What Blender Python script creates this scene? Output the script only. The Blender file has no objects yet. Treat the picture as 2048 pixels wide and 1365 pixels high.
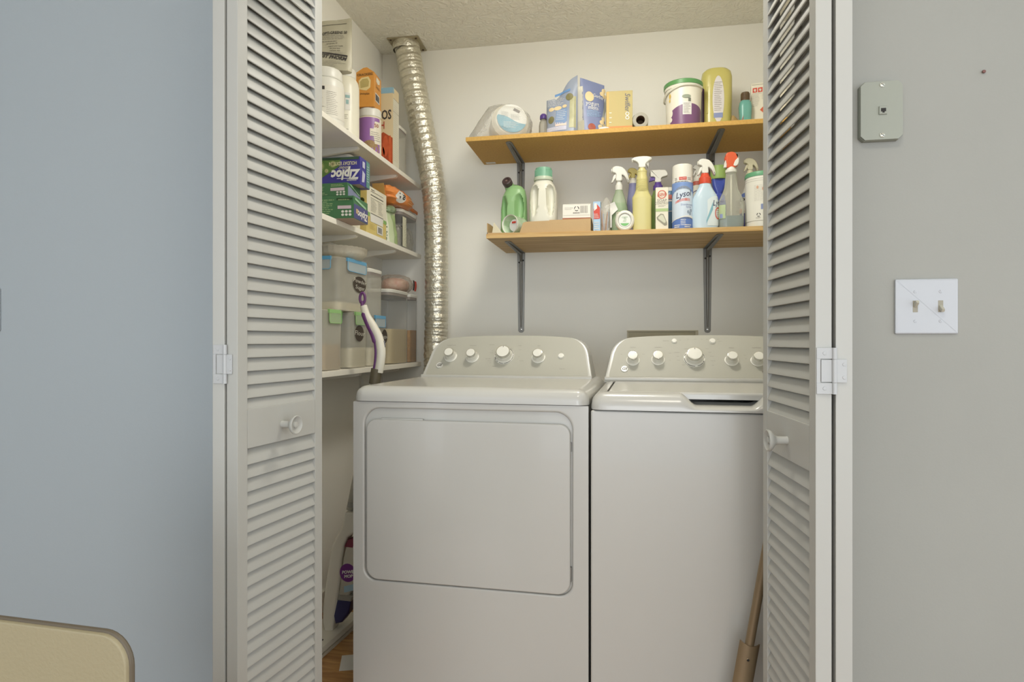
import bpy, bmesh, math, random
from mathutils import Vector, Matrix
from mathutils.bvhtree import BVHTree

C = bpy.context.scene.collection
rad = math.radians
PI = math.pi
rng = random.Random(7)

# ------------------------------------------------------------------ camera, world, lights, exposure
CAMZ = 1.05
YAW = rad(10.17)
FPX = 1260.0
cam_d = bpy.data.cameras.new('camera')
cam_d.sensor_width = 36.0
cam_d.lens = 36.0 * FPX / 2048.0
cam_d.clip_start = 0.02
cam = bpy.data.objects.new('camera', cam_d)
cam.location = (0, 0, CAMZ)
cam.rotation_euler = (rad(90), 0, YAW)
C.objects.link(cam)
bpy.context.scene.camera = cam

world = bpy.data.worlds.new('daylight')
world.use_nodes = True
bpy.context.scene.world = world
bg = world.node_tree.nodes['Background']
bg.inputs[0].default_value = (0.86, 0.93, 1.0, 1)
bg.inputs[1].default_value = 2.0


def area(name, loc, rot, size, power, color, shape='DISK', size_y=None):
    l = bpy.data.lights.new(name, 'AREA')
    l.shape = shape
    l.size = size
    if size_y:
        l.size_y = size_y
    l.energy = power
    l.color = color
    o = bpy.data.objects.new(name, l)
    o.location = loc
    o.rotation_euler = rot
    C.objects.link(o)
    return o


# ceiling lamp inside the closet, ceiling lamp of the room behind the camera
_pl = bpy.data.lights.new('closet_lamp', 'POINT')
_pl.energy = 10.5
_pl.color = (1.0, 0.955, 0.86)
_pl.shadow_soft_size = 0.11
_po = bpy.data.objects.new('closet_lamp', _pl)
_po.location = (-0.06, 1.82, 2.27)
C.objects.link(_po)
area('closet_lamp_dome', (-0.06, 1.82, 2.40), (0, 0, 0), 0.30, 6.0, (1.0, 0.955, 0.86))
# added fill light far behind the camera, sends cool daylight into the closet
area('rear_fill_light', (0.4, -6.0, 1.25), (rad(90), 0, 0), 3.2, 112.0, (0.93, 0.97, 1.0), 'RECTANGLE', 2.2)
area('room_lamp', (0.15, 0.35, 2.38), (0, 0, 0), 0.45, 8.0, (1.0, 0.92, 0.80))

vs = bpy.context.scene.view_settings
vs.view_transform = 'Standard'
vs.look = 'None'
vs.exposure = 0.0
vs.gamma = 1.0
vs.use_curve_mapping = False
bpy.context.scene.cycles.max_bounces = 10
bpy.context.scene.cycles.transparent_max_bounces = 16
bpy.context.scene.cycles.caustics_refractive = False


# ------------------------------------------------------------------ picture <-> room helpers
def psi(u):
    return math.atan((u - 1024.0) / FPX) - YAW


def U(u, Y):
    """x of picture column u on the plane y=Y"""
    return Y * math.tan(psi(u))


def YX(u, X):
    """y of picture column u on the plane x=X"""
    return X / math.tan(psi(u))


def zc(X, Y):
    return -X * math.sin(YAW) + Y * math.cos(YAW)


def Zp(v, X, Y):
    return CAMZ + (682.5 - v) * zc(X, Y) / FPX


def ray(u, v):
    d = Vector(((u - 1024.0) / FPX, 1.0, (682.5 - v) / FPX))
    return Matrix.Rotation(YAW, 3, 'Z') @ d


def hit(u, v, p0, n):
    o = Vector((0, 0, CAMZ))
    d = ray(u, v)
    return o + d * ((p0 - o).dot(n) / d.dot(n))


# ------------------------------------------------------------------ materials
def lin(c):
    c = c / 255.0
    return c / 12.92 if c <= 0.04045 else ((c + 0.055) / 1.055) ** 2.4


def rgb(c):
    return (lin(c[0]), lin(c[1]), lin(c[2]), 1.0)


MATS = {}


def mat(name, c, rough=0.5, metal=0.0, var=0.04, scale=14.0, bump=0.0, bscale=160.0, c2=None, coat=0.0, spec=0.5, trans=0.0, stretch=(1, 1, 1)):
    if name in MATS:
        return MATS[name]
    m = bpy.data.materials.new(name)
    m.use_nodes = True
    nt = m.node_tree
    b = nt.nodes['Principled BSDF']
    tc = nt.nodes.new('ShaderNodeTexCoord')
    mp = nt.nodes.new('ShaderNodeMapping')
    mp.inputs['Scale'].default_value = stretch
    nt.links.new(tc.outputs['Object'], mp.inputs[0])
    n = nt.nodes.new('ShaderNodeTexNoise')
    n.inputs['Scale'].default_value = scale
    n.inputs['Detail'].default_value = 4.0
    nt.links.new(mp.outputs[0], n.inputs['Vector'])
    mix = nt.nodes.new('ShaderNodeMix')
    mix.data_type = 'RGBA'
    a = rgb(c)
    if c2 is None:
        k = 1.0 - var * 2
        bcol = (a[0] * k, a[1] * k, a[2] * k, 1)
    else:
        bcol = rgb(c2)
    mix.inputs[6].default_value = a
    mix.inputs[7].default_value = bcol
    nt.links.new(n.outputs[0], mix.inputs[0])
    nt.links.new(mix.outputs[2], b.inputs['Base Color'])
    b.inputs['Roughness'].default_value = rough
    b.inputs['Metallic'].default_value = metal
    b.inputs['Specular IOR Level'].default_value = spec
    b.inputs['Coat Weight'].default_value = coat
    b.inputs['Transmission Weight'].default_value = trans
    if bump:
        n2 = nt.nodes.new('ShaderNodeTexNoise')
        n2.inputs['Scale'].default_value = bscale
        n2.inputs['Detail'].default_value = 3.0
        nt.links.new(mp.outputs[0], n2.inputs['Vector'])
        bp = nt.nodes.new('ShaderNodeBump')
        bp.inputs['Strength'].default_value = bump
        bp.inputs['Distance'].default_value = 0.004
        nt.links.new(n2.outputs[0], bp.inputs['Height'])
        nt.links.new(bp.outputs[0], b.inputs['Normal'])
    MATS[name] = m
    return m


def clear(name, c=(235, 238, 235), body=0.16, rough=0.12, bump=0.0, bscale=30.0, tint=(255, 255, 255), edge=0.5):
    """thin clear plastic: see-through film with a little body colour and gloss"""
    if name in MATS:
        return MATS[name]
    m = bpy.data.materials.new(name)
    m.use_nodes = True
    nt = m.node_tree
    b = nt.nodes['Principled BSDF']
    out = nt.nodes['Material Output']
    b.inputs['Base Color'].default_value = rgb(c)
    b.inputs['Roughness'].default_value = rough
    t = nt.nodes.new('ShaderNodeBsdfTransparent')
    t.inputs[0].default_value = rgb(tint)
    lw = nt.nodes.new('ShaderNodeLayerWeight')
    lw.inputs['Blend'].default_value = 0.25
    mr = nt.nodes.new('ShaderNodeMapRange')
    mr.inputs['To Min'].default_value = body
    mr.inputs['To Max'].default_value = min(1.0, body + edge)
    nt.links.new(lw.outputs['Fresnel'], mr.inputs['Value'])
    mx = nt.nodes.new('ShaderNodeMixShader')
    nt.links.new(mr.outputs[0], mx.inputs[0])
    nt.links.new(t.outputs[0], mx.inputs[1])
    nt.links.new(b.outputs[0], mx.inputs[2])
    nt.links.new(mx.outputs[0], out.inputs[0])
    if bump:
        tc = nt.nodes.new('ShaderNodeTexCoord')
        n2 = nt.nodes.new('ShaderNodeTexNoise')
        n2.inputs['Scale'].default_value = bscale
        n2.inputs['Distortion'].default_value = 1.2
        nt.links.new(tc.outputs['Object'], n2.inputs['Vector'])
        bp = nt.nodes.new('ShaderNodeBump')
        bp.inputs['Strength'].default_value = bump
        bp.inputs['Distance'].default_value = 0.02
        nt.links.new(n2.outputs[0], bp.inputs['Height'])
        nt.links.new(bp.outputs[0], b.inputs['Normal'])
        nt.links.new(bp.outputs[0], lw.inputs['Normal'])
    MATS[name] = m
    return m


def wood(name, c, c2, stretch, rough=0.5, scale=6.0, fine=0.0):
    if name in MATS:
        return MATS[name]
    m = mat(name, c, rough, scale=scale, c2=c2, stretch=stretch, bump=0.08, bscale=30)
    nt = m.node_tree
    n = [x for x in nt.nodes if x.type == 'TEX_NOISE'][0]
    n.inputs['Distortion'].default_value = 0.8
    n.inputs['Detail'].default_value = 8
    oi = nt.nodes.new('ShaderNodeObjectInfo')
    va = nt.nodes.new('ShaderNodeVectorMath')
    va.operation = 'ADD'
    cmb = nt.nodes.new('ShaderNodeCombineXYZ')
    ml = nt.nodes.new('ShaderNodeMath')
    ml.operation = 'MULTIPLY'
    ml.inputs[1].default_value = 37.0
    nt.links.new(oi.outputs['Random'], ml.inputs[0])
    for i in range(3):
        nt.links.new(ml.outputs[0], cmb.inputs[i])
    mp = [x for x in nt.nodes if x.type == 'MAPPING'][0]
    nt.links.new(mp.outputs[0], va.inputs[0])
    nt.links.new(cmb.outputs[0], va.inputs[1])
    nt.links.new(va.outputs[0], n.inputs['Vector'])
    rmp = nt.nodes.new('ShaderNodeMapRange')
    rmp.inputs['From Min'].default_value = 0.33
    rmp.inputs['From Max'].default_value = 0.67
    nt.links.new(n.outputs[0], rmp.inputs['Value'])
    mix = [x for x in nt.nodes if x.type == 'MIX'][0]
    nt.links.new(rmp.outputs[0], mix.inputs[0])
    return m


# ------------------------------------------------------------------ mesh helpers: each returns a bmesh
def box(x0, x1, y0, y1, z0, z1, bev=0.0, seg=2):
    bm = bmesh.new()
    v = [bm.verts.new(p) for p in [(x0, y0, z0), (x1, y0, z0), (x1, y1, z0), (x0, y1, z0), (x0, y0, z1), (x1, y0, z1), (x1, y1, z1), (x0, y1, z1)]]
    for f in [(0, 3, 2, 1), (4, 5, 6, 7), (0, 1, 5, 4), (1, 2, 6, 5), (2, 3, 7, 6), (3, 0, 4, 7)]:
        bm.faces.new([v[i] for i in f])
    if bev:
        bmesh.ops.bevel(bm, geom=bm.edges[:], offset=bev, segments=seg, affect='EDGES', profile=0.5)
    return bm


def spow(a, e):
    return math.copysign(abs(a) ** e, a)


def ring_pt(sec, t):
    z, wx, wy, e = sec[:4]
    dx = sec[4] if len(sec) > 4 else 0.0
    dy = sec[5] if len(sec) > 5 else 0.0
    return Vector((dx + wx * spow(math.cos(t), 2.0 / e), dy + wy * spow(math.sin(t), 2.0 / e), z))


def loft(secs, n=28, cap0=True, cap1=True):
    """secs: (z, half width x, half width y, exponent[, dx, dy])"""
    bm = bmesh.new()
    rings = []
    for s in secs:
        rings.append([bm.verts.new(ring_pt(s, 2 * PI * (k + 0.5) / n)) for k in range(n)])
    for a, b in zip(rings[:-1], rings[1:]):
        for k in range(n):
            bm.faces.new([a[k], a[(k + 1) % n], b[(k + 1) % n], b[k]])
    if cap0:
        bm.faces.new(rings[0][::-1])
    if cap1:
        bm.faces.new(rings[-1])
    return bm


def lathe(prof, n=28, cap0=True, cap1=True):
    return loft([(z, r, r, 2.0) for r, z in prof], n, cap0, cap1)


def smooth_path(pts, k=6):
    P = [Vector(p) for p in pts]
    out = []
    for i in range(len(P) - 1):
        p0, p1, p2, p3 = P[max(i - 1, 0)], P[i], P[i + 1], P[min(i + 2, len(P) - 1)]
        for j in range(k):
            t = j / k
            out.append(0.5 * ((2 * p1) + (p2 - p0) * t + (2 * p0 - 5 * p1 + 4 * p2 - p3) * t * t + (3 * p1 - p0 - 3 * p2 + p3) * t ** 3))
    out.append(P[-1])
    return out


def tube(pts, r, n=14, flat=1.0, caps=True, up=None):
    """r: number or one per point; flat: second radius as a share of the first"""
    bm = bmesh.new()
    P = [Vector(p) for p in pts]
    rr = r if isinstance(r, (list, tuple)) else [r] * len(P)
    rings = []
    nrm = None
    for i, p in enumerate(P):
        t = (P[min(i + 1, len(P) - 1)] - P[max(i - 1, 0)]).normalized()
        if nrm is None:
            a = Vector(up) if up else (Vector((0, 0, 1)) if abs(t.z) < 0.9 else Vector((1, 0, 0)))
            nrm = (a - t * a.dot(t)).normalized()
        else:
            nrm = (nrm - t * nrm.dot(t)).normalized()
        b = t.cross(nrm)
        rings.append([bm.verts.new(p + (nrm * math.cos(2 * PI * k / n) + b * math.sin(2 * PI * k / n) * flat) * rr[i]) for k in range(n)])
    for a, b in zip(rings[:-1], rings[1:]):
        for k in range(n):
            bm.faces.new([a[k], a[(k + 1) % n], b[(k + 1) % n], b[k]])
    if caps:
        bm.faces.new(rings[0][::-1])
        bm.faces.new(rings[-1])
    return bm


def prism(poly, y0, y1, bev=0.0, seg=2):
    """polygon in x,z pushed through y0..y1"""
    bm = bmesh.new()
    a = [bm.verts.new((x, y0, z)) for x, z in poly]
    b = [bm.verts.new((x, y1, z)) for x, z in poly]
    f0 = bm.faces.new(a)
    f1 = bm.faces.new(b[::-1])
    n = len(poly)
    for k in range(n):
        bm.faces.new([a[(k + 1) % n], a[k], b[k], b[(k + 1) % n]])
    bmesh.ops.recalc_face_normals(bm, faces=bm.faces[:])
    if bev:
        es = list({e for f in (f0, f1) for e in f.edges})
        bmesh.ops.bevel(bm, geom=es, offset=bev, segments=seg, affect='EDGES', profile=0.5)
    return bm


def rrect(x0, x1, z0, z1, r, k=6):
    r4 = r if isinstance(r, (list, tuple)) else [r] * 4      # bottom-left, bottom-right, top-right, top-left
    out = []
    for (cx, cz, a0, q) in ((x0 + r4[0], z0 + r4[0], PI, r4[0]), (x1 - r4[1], z0 + r4[1], 1.5 * PI, r4[1]), (x1 - r4[2], z1 - r4[2], 0, r4[2]), (x0 + r4[3], z1 - r4[3], 0.5 * PI, r4[3])):
        for j in range(k + 1):
            a = a0 + 0.5 * PI * j / k
            out.append((cx + q * math.cos(a), cz + q * math.sin(a)))
    return out


def circ(cx, cz, r, n=24, rz=None):
    return [(cx + r * math.cos(2 * PI * k / n), cz + (rz or r) * math.sin(2 * PI * k / n)) for k in range(n)]


def xf(bm, loc=(0, 0, 0), rot=(0, 0, 0), sc=(1, 1, 1), M=None):
    if M is None:
        from mathutils import Euler
        M = Matrix.Translation(loc) @ Euler(rot).to_matrix().to_4x4() @ Matrix.Diagonal((*sc, 1))
    bmesh.ops.transform(bm, matrix=M, verts=bm.verts[:])
    if M.determinant() < 0:
        bmesh.ops.reverse_faces(bm, faces=bm.faces[:])
    return bm


def mk(name, bms, m, parent=None, loc=(0, 0, 0), rot=(0, 0, 0), sharp=38, flat=False, label=None, wn=True):
    """ONE mesh object out of one or more bmeshes"""
    if not isinstance(bms, (list, tuple)):
        bms = [bms]
    me = bpy.data.meshes.new(name)
    vs_, fs = [], []
    for b in bms:
        off = len(vs_)
        b.verts.index_update()
        vs_.extend(tuple(v.co) for v in b.verts)
        fs.extend(tuple(off + v.index for v in f.verts) for f in b.faces)
        b.free()
    me.from_pydata(vs_, [], fs)
    me.materials.append(m)
    if not flat:
        me.polygons.foreach_set('use_smooth', [True] * len(me.polygons))
        me.set_sharp_from_angle(angle=rad(sharp))
    me.update()
    o = bpy.data.objects.new(name, me)
    o.location = loc
    o.rotation_euler = rot
    o.parent = parent
    C.objects.link(o)
    if wn and not flat:
        w = o.modifiers.new('weighted_normals', 'WEIGHTED_NORMAL')
        w.keep_sharp = True
    if label:
        o['label'] = label
    return o


def mks(name, bms, m, parent=None, **kw):
    """alike pieces, each a part of its own"""
    return [mk(name, b, m, parent, **kw) for b in bms]


def thing(name, label, cat, loc=(0, 0, 0), rz=0.0, group=None, kind=None, rot=None):
    o = bpy.data.objects.new(name, None)
    o.empty_display_size = 0.05
    o.location = loc
    o.rotation_euler = rot if rot else (0, 0, rz)
    C.objects.link(o)
    o['label'] = label
    o['category'] = cat
    if group:
        o['group'] = group
    if kind:
        o['kind'] = kind
    return o


def tag(o, label, cat, kind=None, group=None):
    o['label'] = label
    o['category'] = cat
    if kind:
        o['kind'] = kind
    if group:
        o['group'] = group
    return o


# ------------------------------------------------------------------ printing on surfaces: surf(s, t) -> point
def plane_surf(o, sx, tz, off=0.0006):
    o, sx, tz = Vector(o), Vector(sx).normalized(), Vector(tz).normalized()
    n = sx.cross(tz).normalized()
    return lambda s, t: o + sx * s + tz * t + n * off


def front(y, off=0.0006, x=0.0, z=0.0):
    return plane_surf((x, y, z), (1, 0, 0), (0, 0, 1), off)


def side(x, off=0.0006, y=0.0, z=0.0):
    """the +x face, read from outside: s runs towards +y"""
    return plane_surf((x, y, z), (0, 1, 0), (0, 0, 1), off)


def loft_surf(secs, off=0.0008, start=-0.5 * PI):
    """s = arc length from the front (-y) side round towards +x, t = z"""
    cache = {}
    m = 160

    def ringat(t):
        key = round(t, 4)
        if key in cache:
            return cache[key]
        if t <= secs[0][0]:
            s = secs[0]
        elif t >= secs[-1][0]:
            s = secs[-1]
        else:
            for a, b in zip(secs[:-1], secs[1:]):
                if a[0] <= t <= b[0] and b[0] > a[0]:
                    k = (t - a[0]) / (b[0] - a[0])
                    a6 = list(a) + [0.0] * (6 - len(a))
                    b6 = list(b) + [0.0] * (6 - len(b))
                    s = [p + (q - p) * k for p, q in zip(a6, b6)]
                    break
        s = list(s)
        s[0] = t
        pts = [ring_pt(s, start + 2 * PI * k / m) for k in range(m + 1)]
        acc = [0.0]
        for p, q in zip(pts[:-1], pts[1:]):
            acc.append(acc[-1] + (q - p).length)
        cache[key] = (pts, acc)
        return cache[key]

    def f(s, t):
        pts, acc = ringat(t)
        L = acc[-1]
        s = s % L
        lo, hi = 0, m
        while hi - lo > 1:
            mid = (lo + hi) // 2
            if acc[mid] <= s:
                lo = mid
            else:
                hi = mid
        k = (s - acc[lo]) / max(acc[hi] - acc[lo], 1e-9)
        p = pts[lo].lerp(pts[hi], k)
        a, b = pts[max(lo - 1, 0)], pts[min(hi + 1, m)]
        d = (b - a)
        n = Vector((d.y, -d.x, 0)).normalized()
        return p + n * off
    return f


def patch(surf, s0, s1, lo, hi, ns=10, nt=4):
    """patch between lo and hi (numbers or functions of s)"""
    bm = bmesh.new()
    fl = lo if callable(lo) else (lambda s: lo)
    fh = hi if callable(hi) else (lambda s: hi)
    g = []
    for i in range(ns + 1):
        s = s0 + (s1 - s0) * i / ns
        a, b = fl(s), fh(s)
        g.append([bm.verts.new(surf(s, a + (b - a) * j / nt)) for j in range(nt + 1)])
    for i in range(ns):
        for j in range(nt):
            bm.faces.new([g[i][j], g[i + 1][j], g[i + 1][j + 1], g[i][j + 1]])
    return bm


def oval(surf, s, t, rs, rt, n=24, rings=3, inner=0.0):
    bm = bmesh.new()
    rs_ = []
    for j in range(rings + 1):
        k = inner + (1 - inner) * j / rings
        if k == 0:
            rs_.append([bm.verts.new(surf(s, t))])
        else:
            rs_.append([bm.verts.new(surf(s + rs * k * math.cos(2 * PI * i / n), t + rt * k * math.sin(2 * PI * i / n))) for i in range(n)])
    for a, b in zip(rs_[:-1], rs_[1:]):
        for i in range(n):
            if len(a) == 1:
                bm.faces.new([a[0], b[i], b[(i + 1) % n]])
            else:
                bm.faces.new([a[i], b[i], b[(i + 1) % n], a[(i + 1) % n]])
    return bm


def poly(surf, pts):
    """flat print of any outline"""
    bm = bmesh.new()
    vs_ = [bm.verts.new(surf(s, t)) for s, t in pts]
    es = [bm.edges.new((vs_[i], vs_[(i + 1) % len(vs_)])) for i in range(len(vs_))]
    bmesh.ops.triangle_fill(bm, use_beauty=True, edges=es)
    return bm


def drape(bm, y0, z0, off=.0012, axis='x'):
    """print surface laid on a shape's +x side (s towards +y) by casting onto it"""
    tree = BVHTree.FromBMesh(bm)

    def f(s, t):
        loc, n, i, d = tree.ray_cast(Vector((1, y0 + s, z0 + t)), Vector((-1, 0, 0)))
        if loc is None:
            loc, n, i, d = tree.find_nearest(Vector((.05, y0 + s, z0 + t)))
        return loc + Vector((off, 0, 0))
    return f


def small_print(surf, s0, s1, t0, t1, n, seed=1, h=0.32, words=True):
    """rows of tiny unreadable printing, as short thin strokes"""
    r = random.Random(seed)
    bm = bmesh.new()
    for i in range(n):
        t = t1 - (t1 - t0) * (i + 0.5) / n
        dh = (t1 - t0) / n * h
        s = s0
        end = s1 - (s1 - s0) * r.random() * 0.35
        while s < end:
            w = (s1 - s0) * (0.06 + 0.12 * r.random()) if words else end - s
            e = min(s + w, end)
            vs_ = [bm.verts.new(surf(a, b)) for a, b in ((s, t - dh / 2), (e, t - dh / 2), (e, t + dh / 2), (s, t + dh / 2))]
            bm.faces.new(vs_)
            s = e + (s1 - s0) * 0.025
    return bm


def barcode(surf, s0, s1, t0, t1, n=11, seed=3):
    r = random.Random(seed)
    bm = bmesh.new()
    w = (s1 - s0) / n
    for i in range(n):
        a = s0 + w * i
        b = a + w * (0.3 + 0.4 * r.random())
        bm.faces.new([bm.verts.new(surf(p, q)) for p, q in ((a, t0), (b, t0), (b, t1), (a, t1))])
    return bm


def text(surf, body, size, s=0.0, t=0.0, shear=0.0, rot=0.0, align='CENTER', xs=1.0, arc=0.0, bold=0.0):
    cu = bpy.data.curves.new('lettering', 'FONT')
    cu.body = body
    cu.size = size
    cu.align_x = align
    cu.align_y = 'CENTER'
    cu.shear = shear
    cu.resolution_u = 2
    cu.offset = bold * size
    o = bpy.data.objects.new('lettering', cu)
    me = bpy.data.meshes.new_from_object(o)
    bpy.data.objects.remove(o)
    bpy.data.curves.remove(cu)
    bm = bmesh.new()
    bm.from_mesh(me)
    bpy.data.meshes.remove(me)
    ca, sa = math.cos(rot), math.sin(rot)
    for v in bm.verts:
        x, y = v.co.x * xs, v.co.y
        if arc:
            y -= arc * x * x
        v.co = surf(s + x * ca - y * sa, t + x * sa + y * ca)
    return bm


# ------------------------------------------------------------------ common materials
WHITE = mat('white_enamel', (190, 189, 183), 0.22, coat=0.2, var=0.01)
WPLAST = mat('white_plastic', (224, 222, 212), 0.35, var=0.02)
CREAM = mat('cream_print', (224, 219, 200), 0.55, var=0.03)
PAPERW = mat('white_paper', (226, 224, 217), 0.6, var=0.03)
INK = mat('dark_print', (62, 58, 56), 0.6, var=0.02)
GREYINK = mat('grey_print', (140, 134, 126), 0.6, var=0.02)
REDP = mat('red_print', (204, 74, 58), 0.5, var=0.04)
ORANGEP = mat('orange_print', (222, 120, 50), 0.5, var=0.06)
BLUEP = mat('blue_print', (92, 116, 178), 0.5, var=0.05)
NAVYP = mat('navy_print', (48, 52, 120), 0.5, var=0.05)
GREENP = mat('green_print', (98, 160, 92), 0.5, var=0.05)
PURPLEP = mat('purple_print', (112, 62, 124), 0.45, var=0.06)
YELLOWP = mat('yellow_print', (222, 190, 92), 0.5, var=0.06)
TEALP = mat('teal_print', (92, 160, 182), 0.5, var=0.05)
SKYP = mat('sky_blue_print', (160, 196, 224), 0.45, var=0.05)
PEACHP = mat('peach_print', (222, 172, 140), 0.55, var=0.1, scale=60)
CLEARP = clear('clear_plastic', body=0.10)
FROST = clear('frosted_plastic', (232, 229, 216), body=0.30, rough=0.3)
CHROME = mat('chrome', (225, 225, 222), 0.12, metal=1.0, var=0.02)
STEELG = mat('grey_steel', (132, 130, 124), 0.42, metal=0.55, var=0.08)
DARKPL = mat('dark_plastic', (72, 58, 58), 0.4)
DARKGAP = mat('dark_rubber', (40, 38, 36), 0.8)
CARD = mat('brown_cardboard', (192, 162, 118), 0.75, var=0.06, bump=0.1)
DOORP = mat('door_paint', (175, 175, 169), 0.42, var=0.015)

# ------------------------------------------------------------------ the setting
YF, YF2 = 1.430, 1.545          # front wall: room face and closet face
YB = 2.900                      # back wall of the closet
XL, XR = -1.160, 0.690          # side walls of the closet
CEIL = 2.440
OPL, OPR, OPT = -0.853, 0.398, 2.05

PAINT_IN = mat('closet_wall_paint', (240, 238, 229), 0.75, var=0.012, scale=3, bump=0.05, bscale=220)
PAINT_L = mat('room_wall_paint_cool_daylight', (161, 169, 173), 0.7, var=0.012, scale=2.5, bump=0.05, bscale=220)  # same white paint as PAINT_R, with bluish daylight put into the colour
PAINT_R = mat('room_wall_paint_off_white', (154, 154, 147), 0.7, var=0.06, scale=3.2, bump=0.05, bscale=220)


def ceiling_mat():
    m = mat('stomped_ceiling_texture', (244, 242, 230), 0.9, var=0.02, scale=6)
    nt = m.node_tree
    b = nt.nodes['Principled BSDF']
    tc = [x for x in nt.nodes if x.type == 'TEX_COORD'][0]
    n = nt.nodes.new('ShaderNodeTexNoise')
    n.inputs['Scale'].default_value = 26
    n.inputs['Detail'].default_value = 5
    n.inputs['Distortion'].default_value = 2.2
    nt.links.new(tc.outputs['Object'], n.inputs['Vector'])
    bp = nt.nodes.new('ShaderNodeBump')
    bp.inputs['Strength'].default_value = 0.8
    bp.inputs['Distance'].default_value = 0.014
    nt.links.new(n.outputs[0], bp.inputs['Height'])
    nt.links.new(bp.outputs[0], b.inputs['Normal'])
    return m


CEILM = ceiling_mat()


def struct(name, bm, m, label, cat):
    return tag(mk(name, bm, m, flat=True), label, cat, 'structure')


struct('wall_back', box(XL - .1, XR + .1, YB, YB + .1, 0, CEIL), PAINT_IN, 'cream back wall of the laundry closet behind the shelves', 'wall')
struct('wall_left', box(XL - .1, XL, YF2, YB, 0, CEIL), PAINT_IN, 'cream side wall of the closet behind the white pantry shelves', 'wall')
struct('wall_right', box(XR, XR + .1, YF2, YB, 0, CEIL), PAINT_IN, 'cream side wall of the closet beside the washing machine', 'wall')
struct('wall_front_left', box(-3.1, OPL, YF, YF2, 0, CEIL), PAINT_L, 'plain daylight-tinted room wall beside the louvred door with the beige chair before it', 'wall')
struct('wall_front_right', box(OPR, 2.6, YF, YF2, 0, CEIL), PAINT_R, 'stained off-white room wall carrying the light switches and phone plate', 'wall')
struct('wall_header', box(OPL, OPR, YF, YF2, OPT, CEIL), PAINT_R, 'short wall above the closet opening', 'wall')
struct('wall_side', box(-3.2, -3.1, -2.2, YF2, 0, CEIL), PAINT_L, 'daylight-tinted side wall of the room', 'wall')
struct('ceiling', box(-3.2, 2.6, -2.2, YB + .1, CEIL, CEIL + .08), CEILM, 'cream ceiling with a stomped plaster texture', 'ceiling')
struct('trim_1', box(OPL + 0.004, OPR - 0.004, 1.455, 1.487, OPT - 0.03, OPT - 0.002), WPLAST, 'white overhead track of the folding doors', 'track')

OAK = wood('oak_floor', (196, 150, 92), (150, 104, 56), (2.0, 16.0, 8.0), 0.4, scale=3.0)
fl = struct('floor', box(-3.2, 2.6, -2.2, YB + .1, -0.10, -0.012), OAK, 'oak plank floor of the room and closet', 'floor')
pw = 0.125
plank_me = {}
y = 1.0
k = 0
while y < YB - 0.01:
    y1 = min(y + pw, YB)
    x = -1.16 - (k % 3) * 0.43
    while x < 0.69:
        x0, x1 = max(x, XL), min(x + 1.22, XR)
        if x1 - x0 > 0.02:
            key = (round(x1 - x0, 3), round(y1 - y, 3))
            if key not in plank_me:
                o = mk('plank', box(0, key[0] - .0015, 0, key[1] - .0015, -0.012, 0, 0.0012, 1), OAK, fl, (x0, y, 0), flat=True)
                plank_me[key] = o.data
            else:
                o = bpy.data.objects.new('plank', plank_me[key])
                o.location = (x0, y, 0)
                o.parent = fl
                C.objects.link(o)
        x += 1.22
    y = y1
    k += 1

# baseboards of the closet
struct('baseboard_back', box(XL, XR, YB - .012, YB, 0, 0.08, 0.003), WPLAST, 'white baseboard along the closet back wall', 'baseboard')
struct('baseboard_left', box(XL, XL + .012, YF2, YB - .012, 0, 0.08, 0.003), WPLAST, 'white baseboard under the pantry shelves', 'baseboard')

# nail hole and stains on the right wall
nb = thing('nail', 'small dark nail stuck high in the off-white wall above the switches', 'nail', (U(1966, YF), YF, Zp(144.5, U(1966, YF), YF)))
mk('nail_head', xf(lathe([(0.0012, 0), (0.0012, .003), (0.0036, .0035), (0.0030, .0050)], 12), rot=(rad(90), 0, 0)), mat('rusty_nail', (120, 84, 78), 0.5, metal=.4), nb)

# ------------------------------------------------------------------ folding louvred doors
DT = 0.0275
DL = 0.298
DZ0, DZ1 = 0.02, 2.02
SW = 0.030


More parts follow.
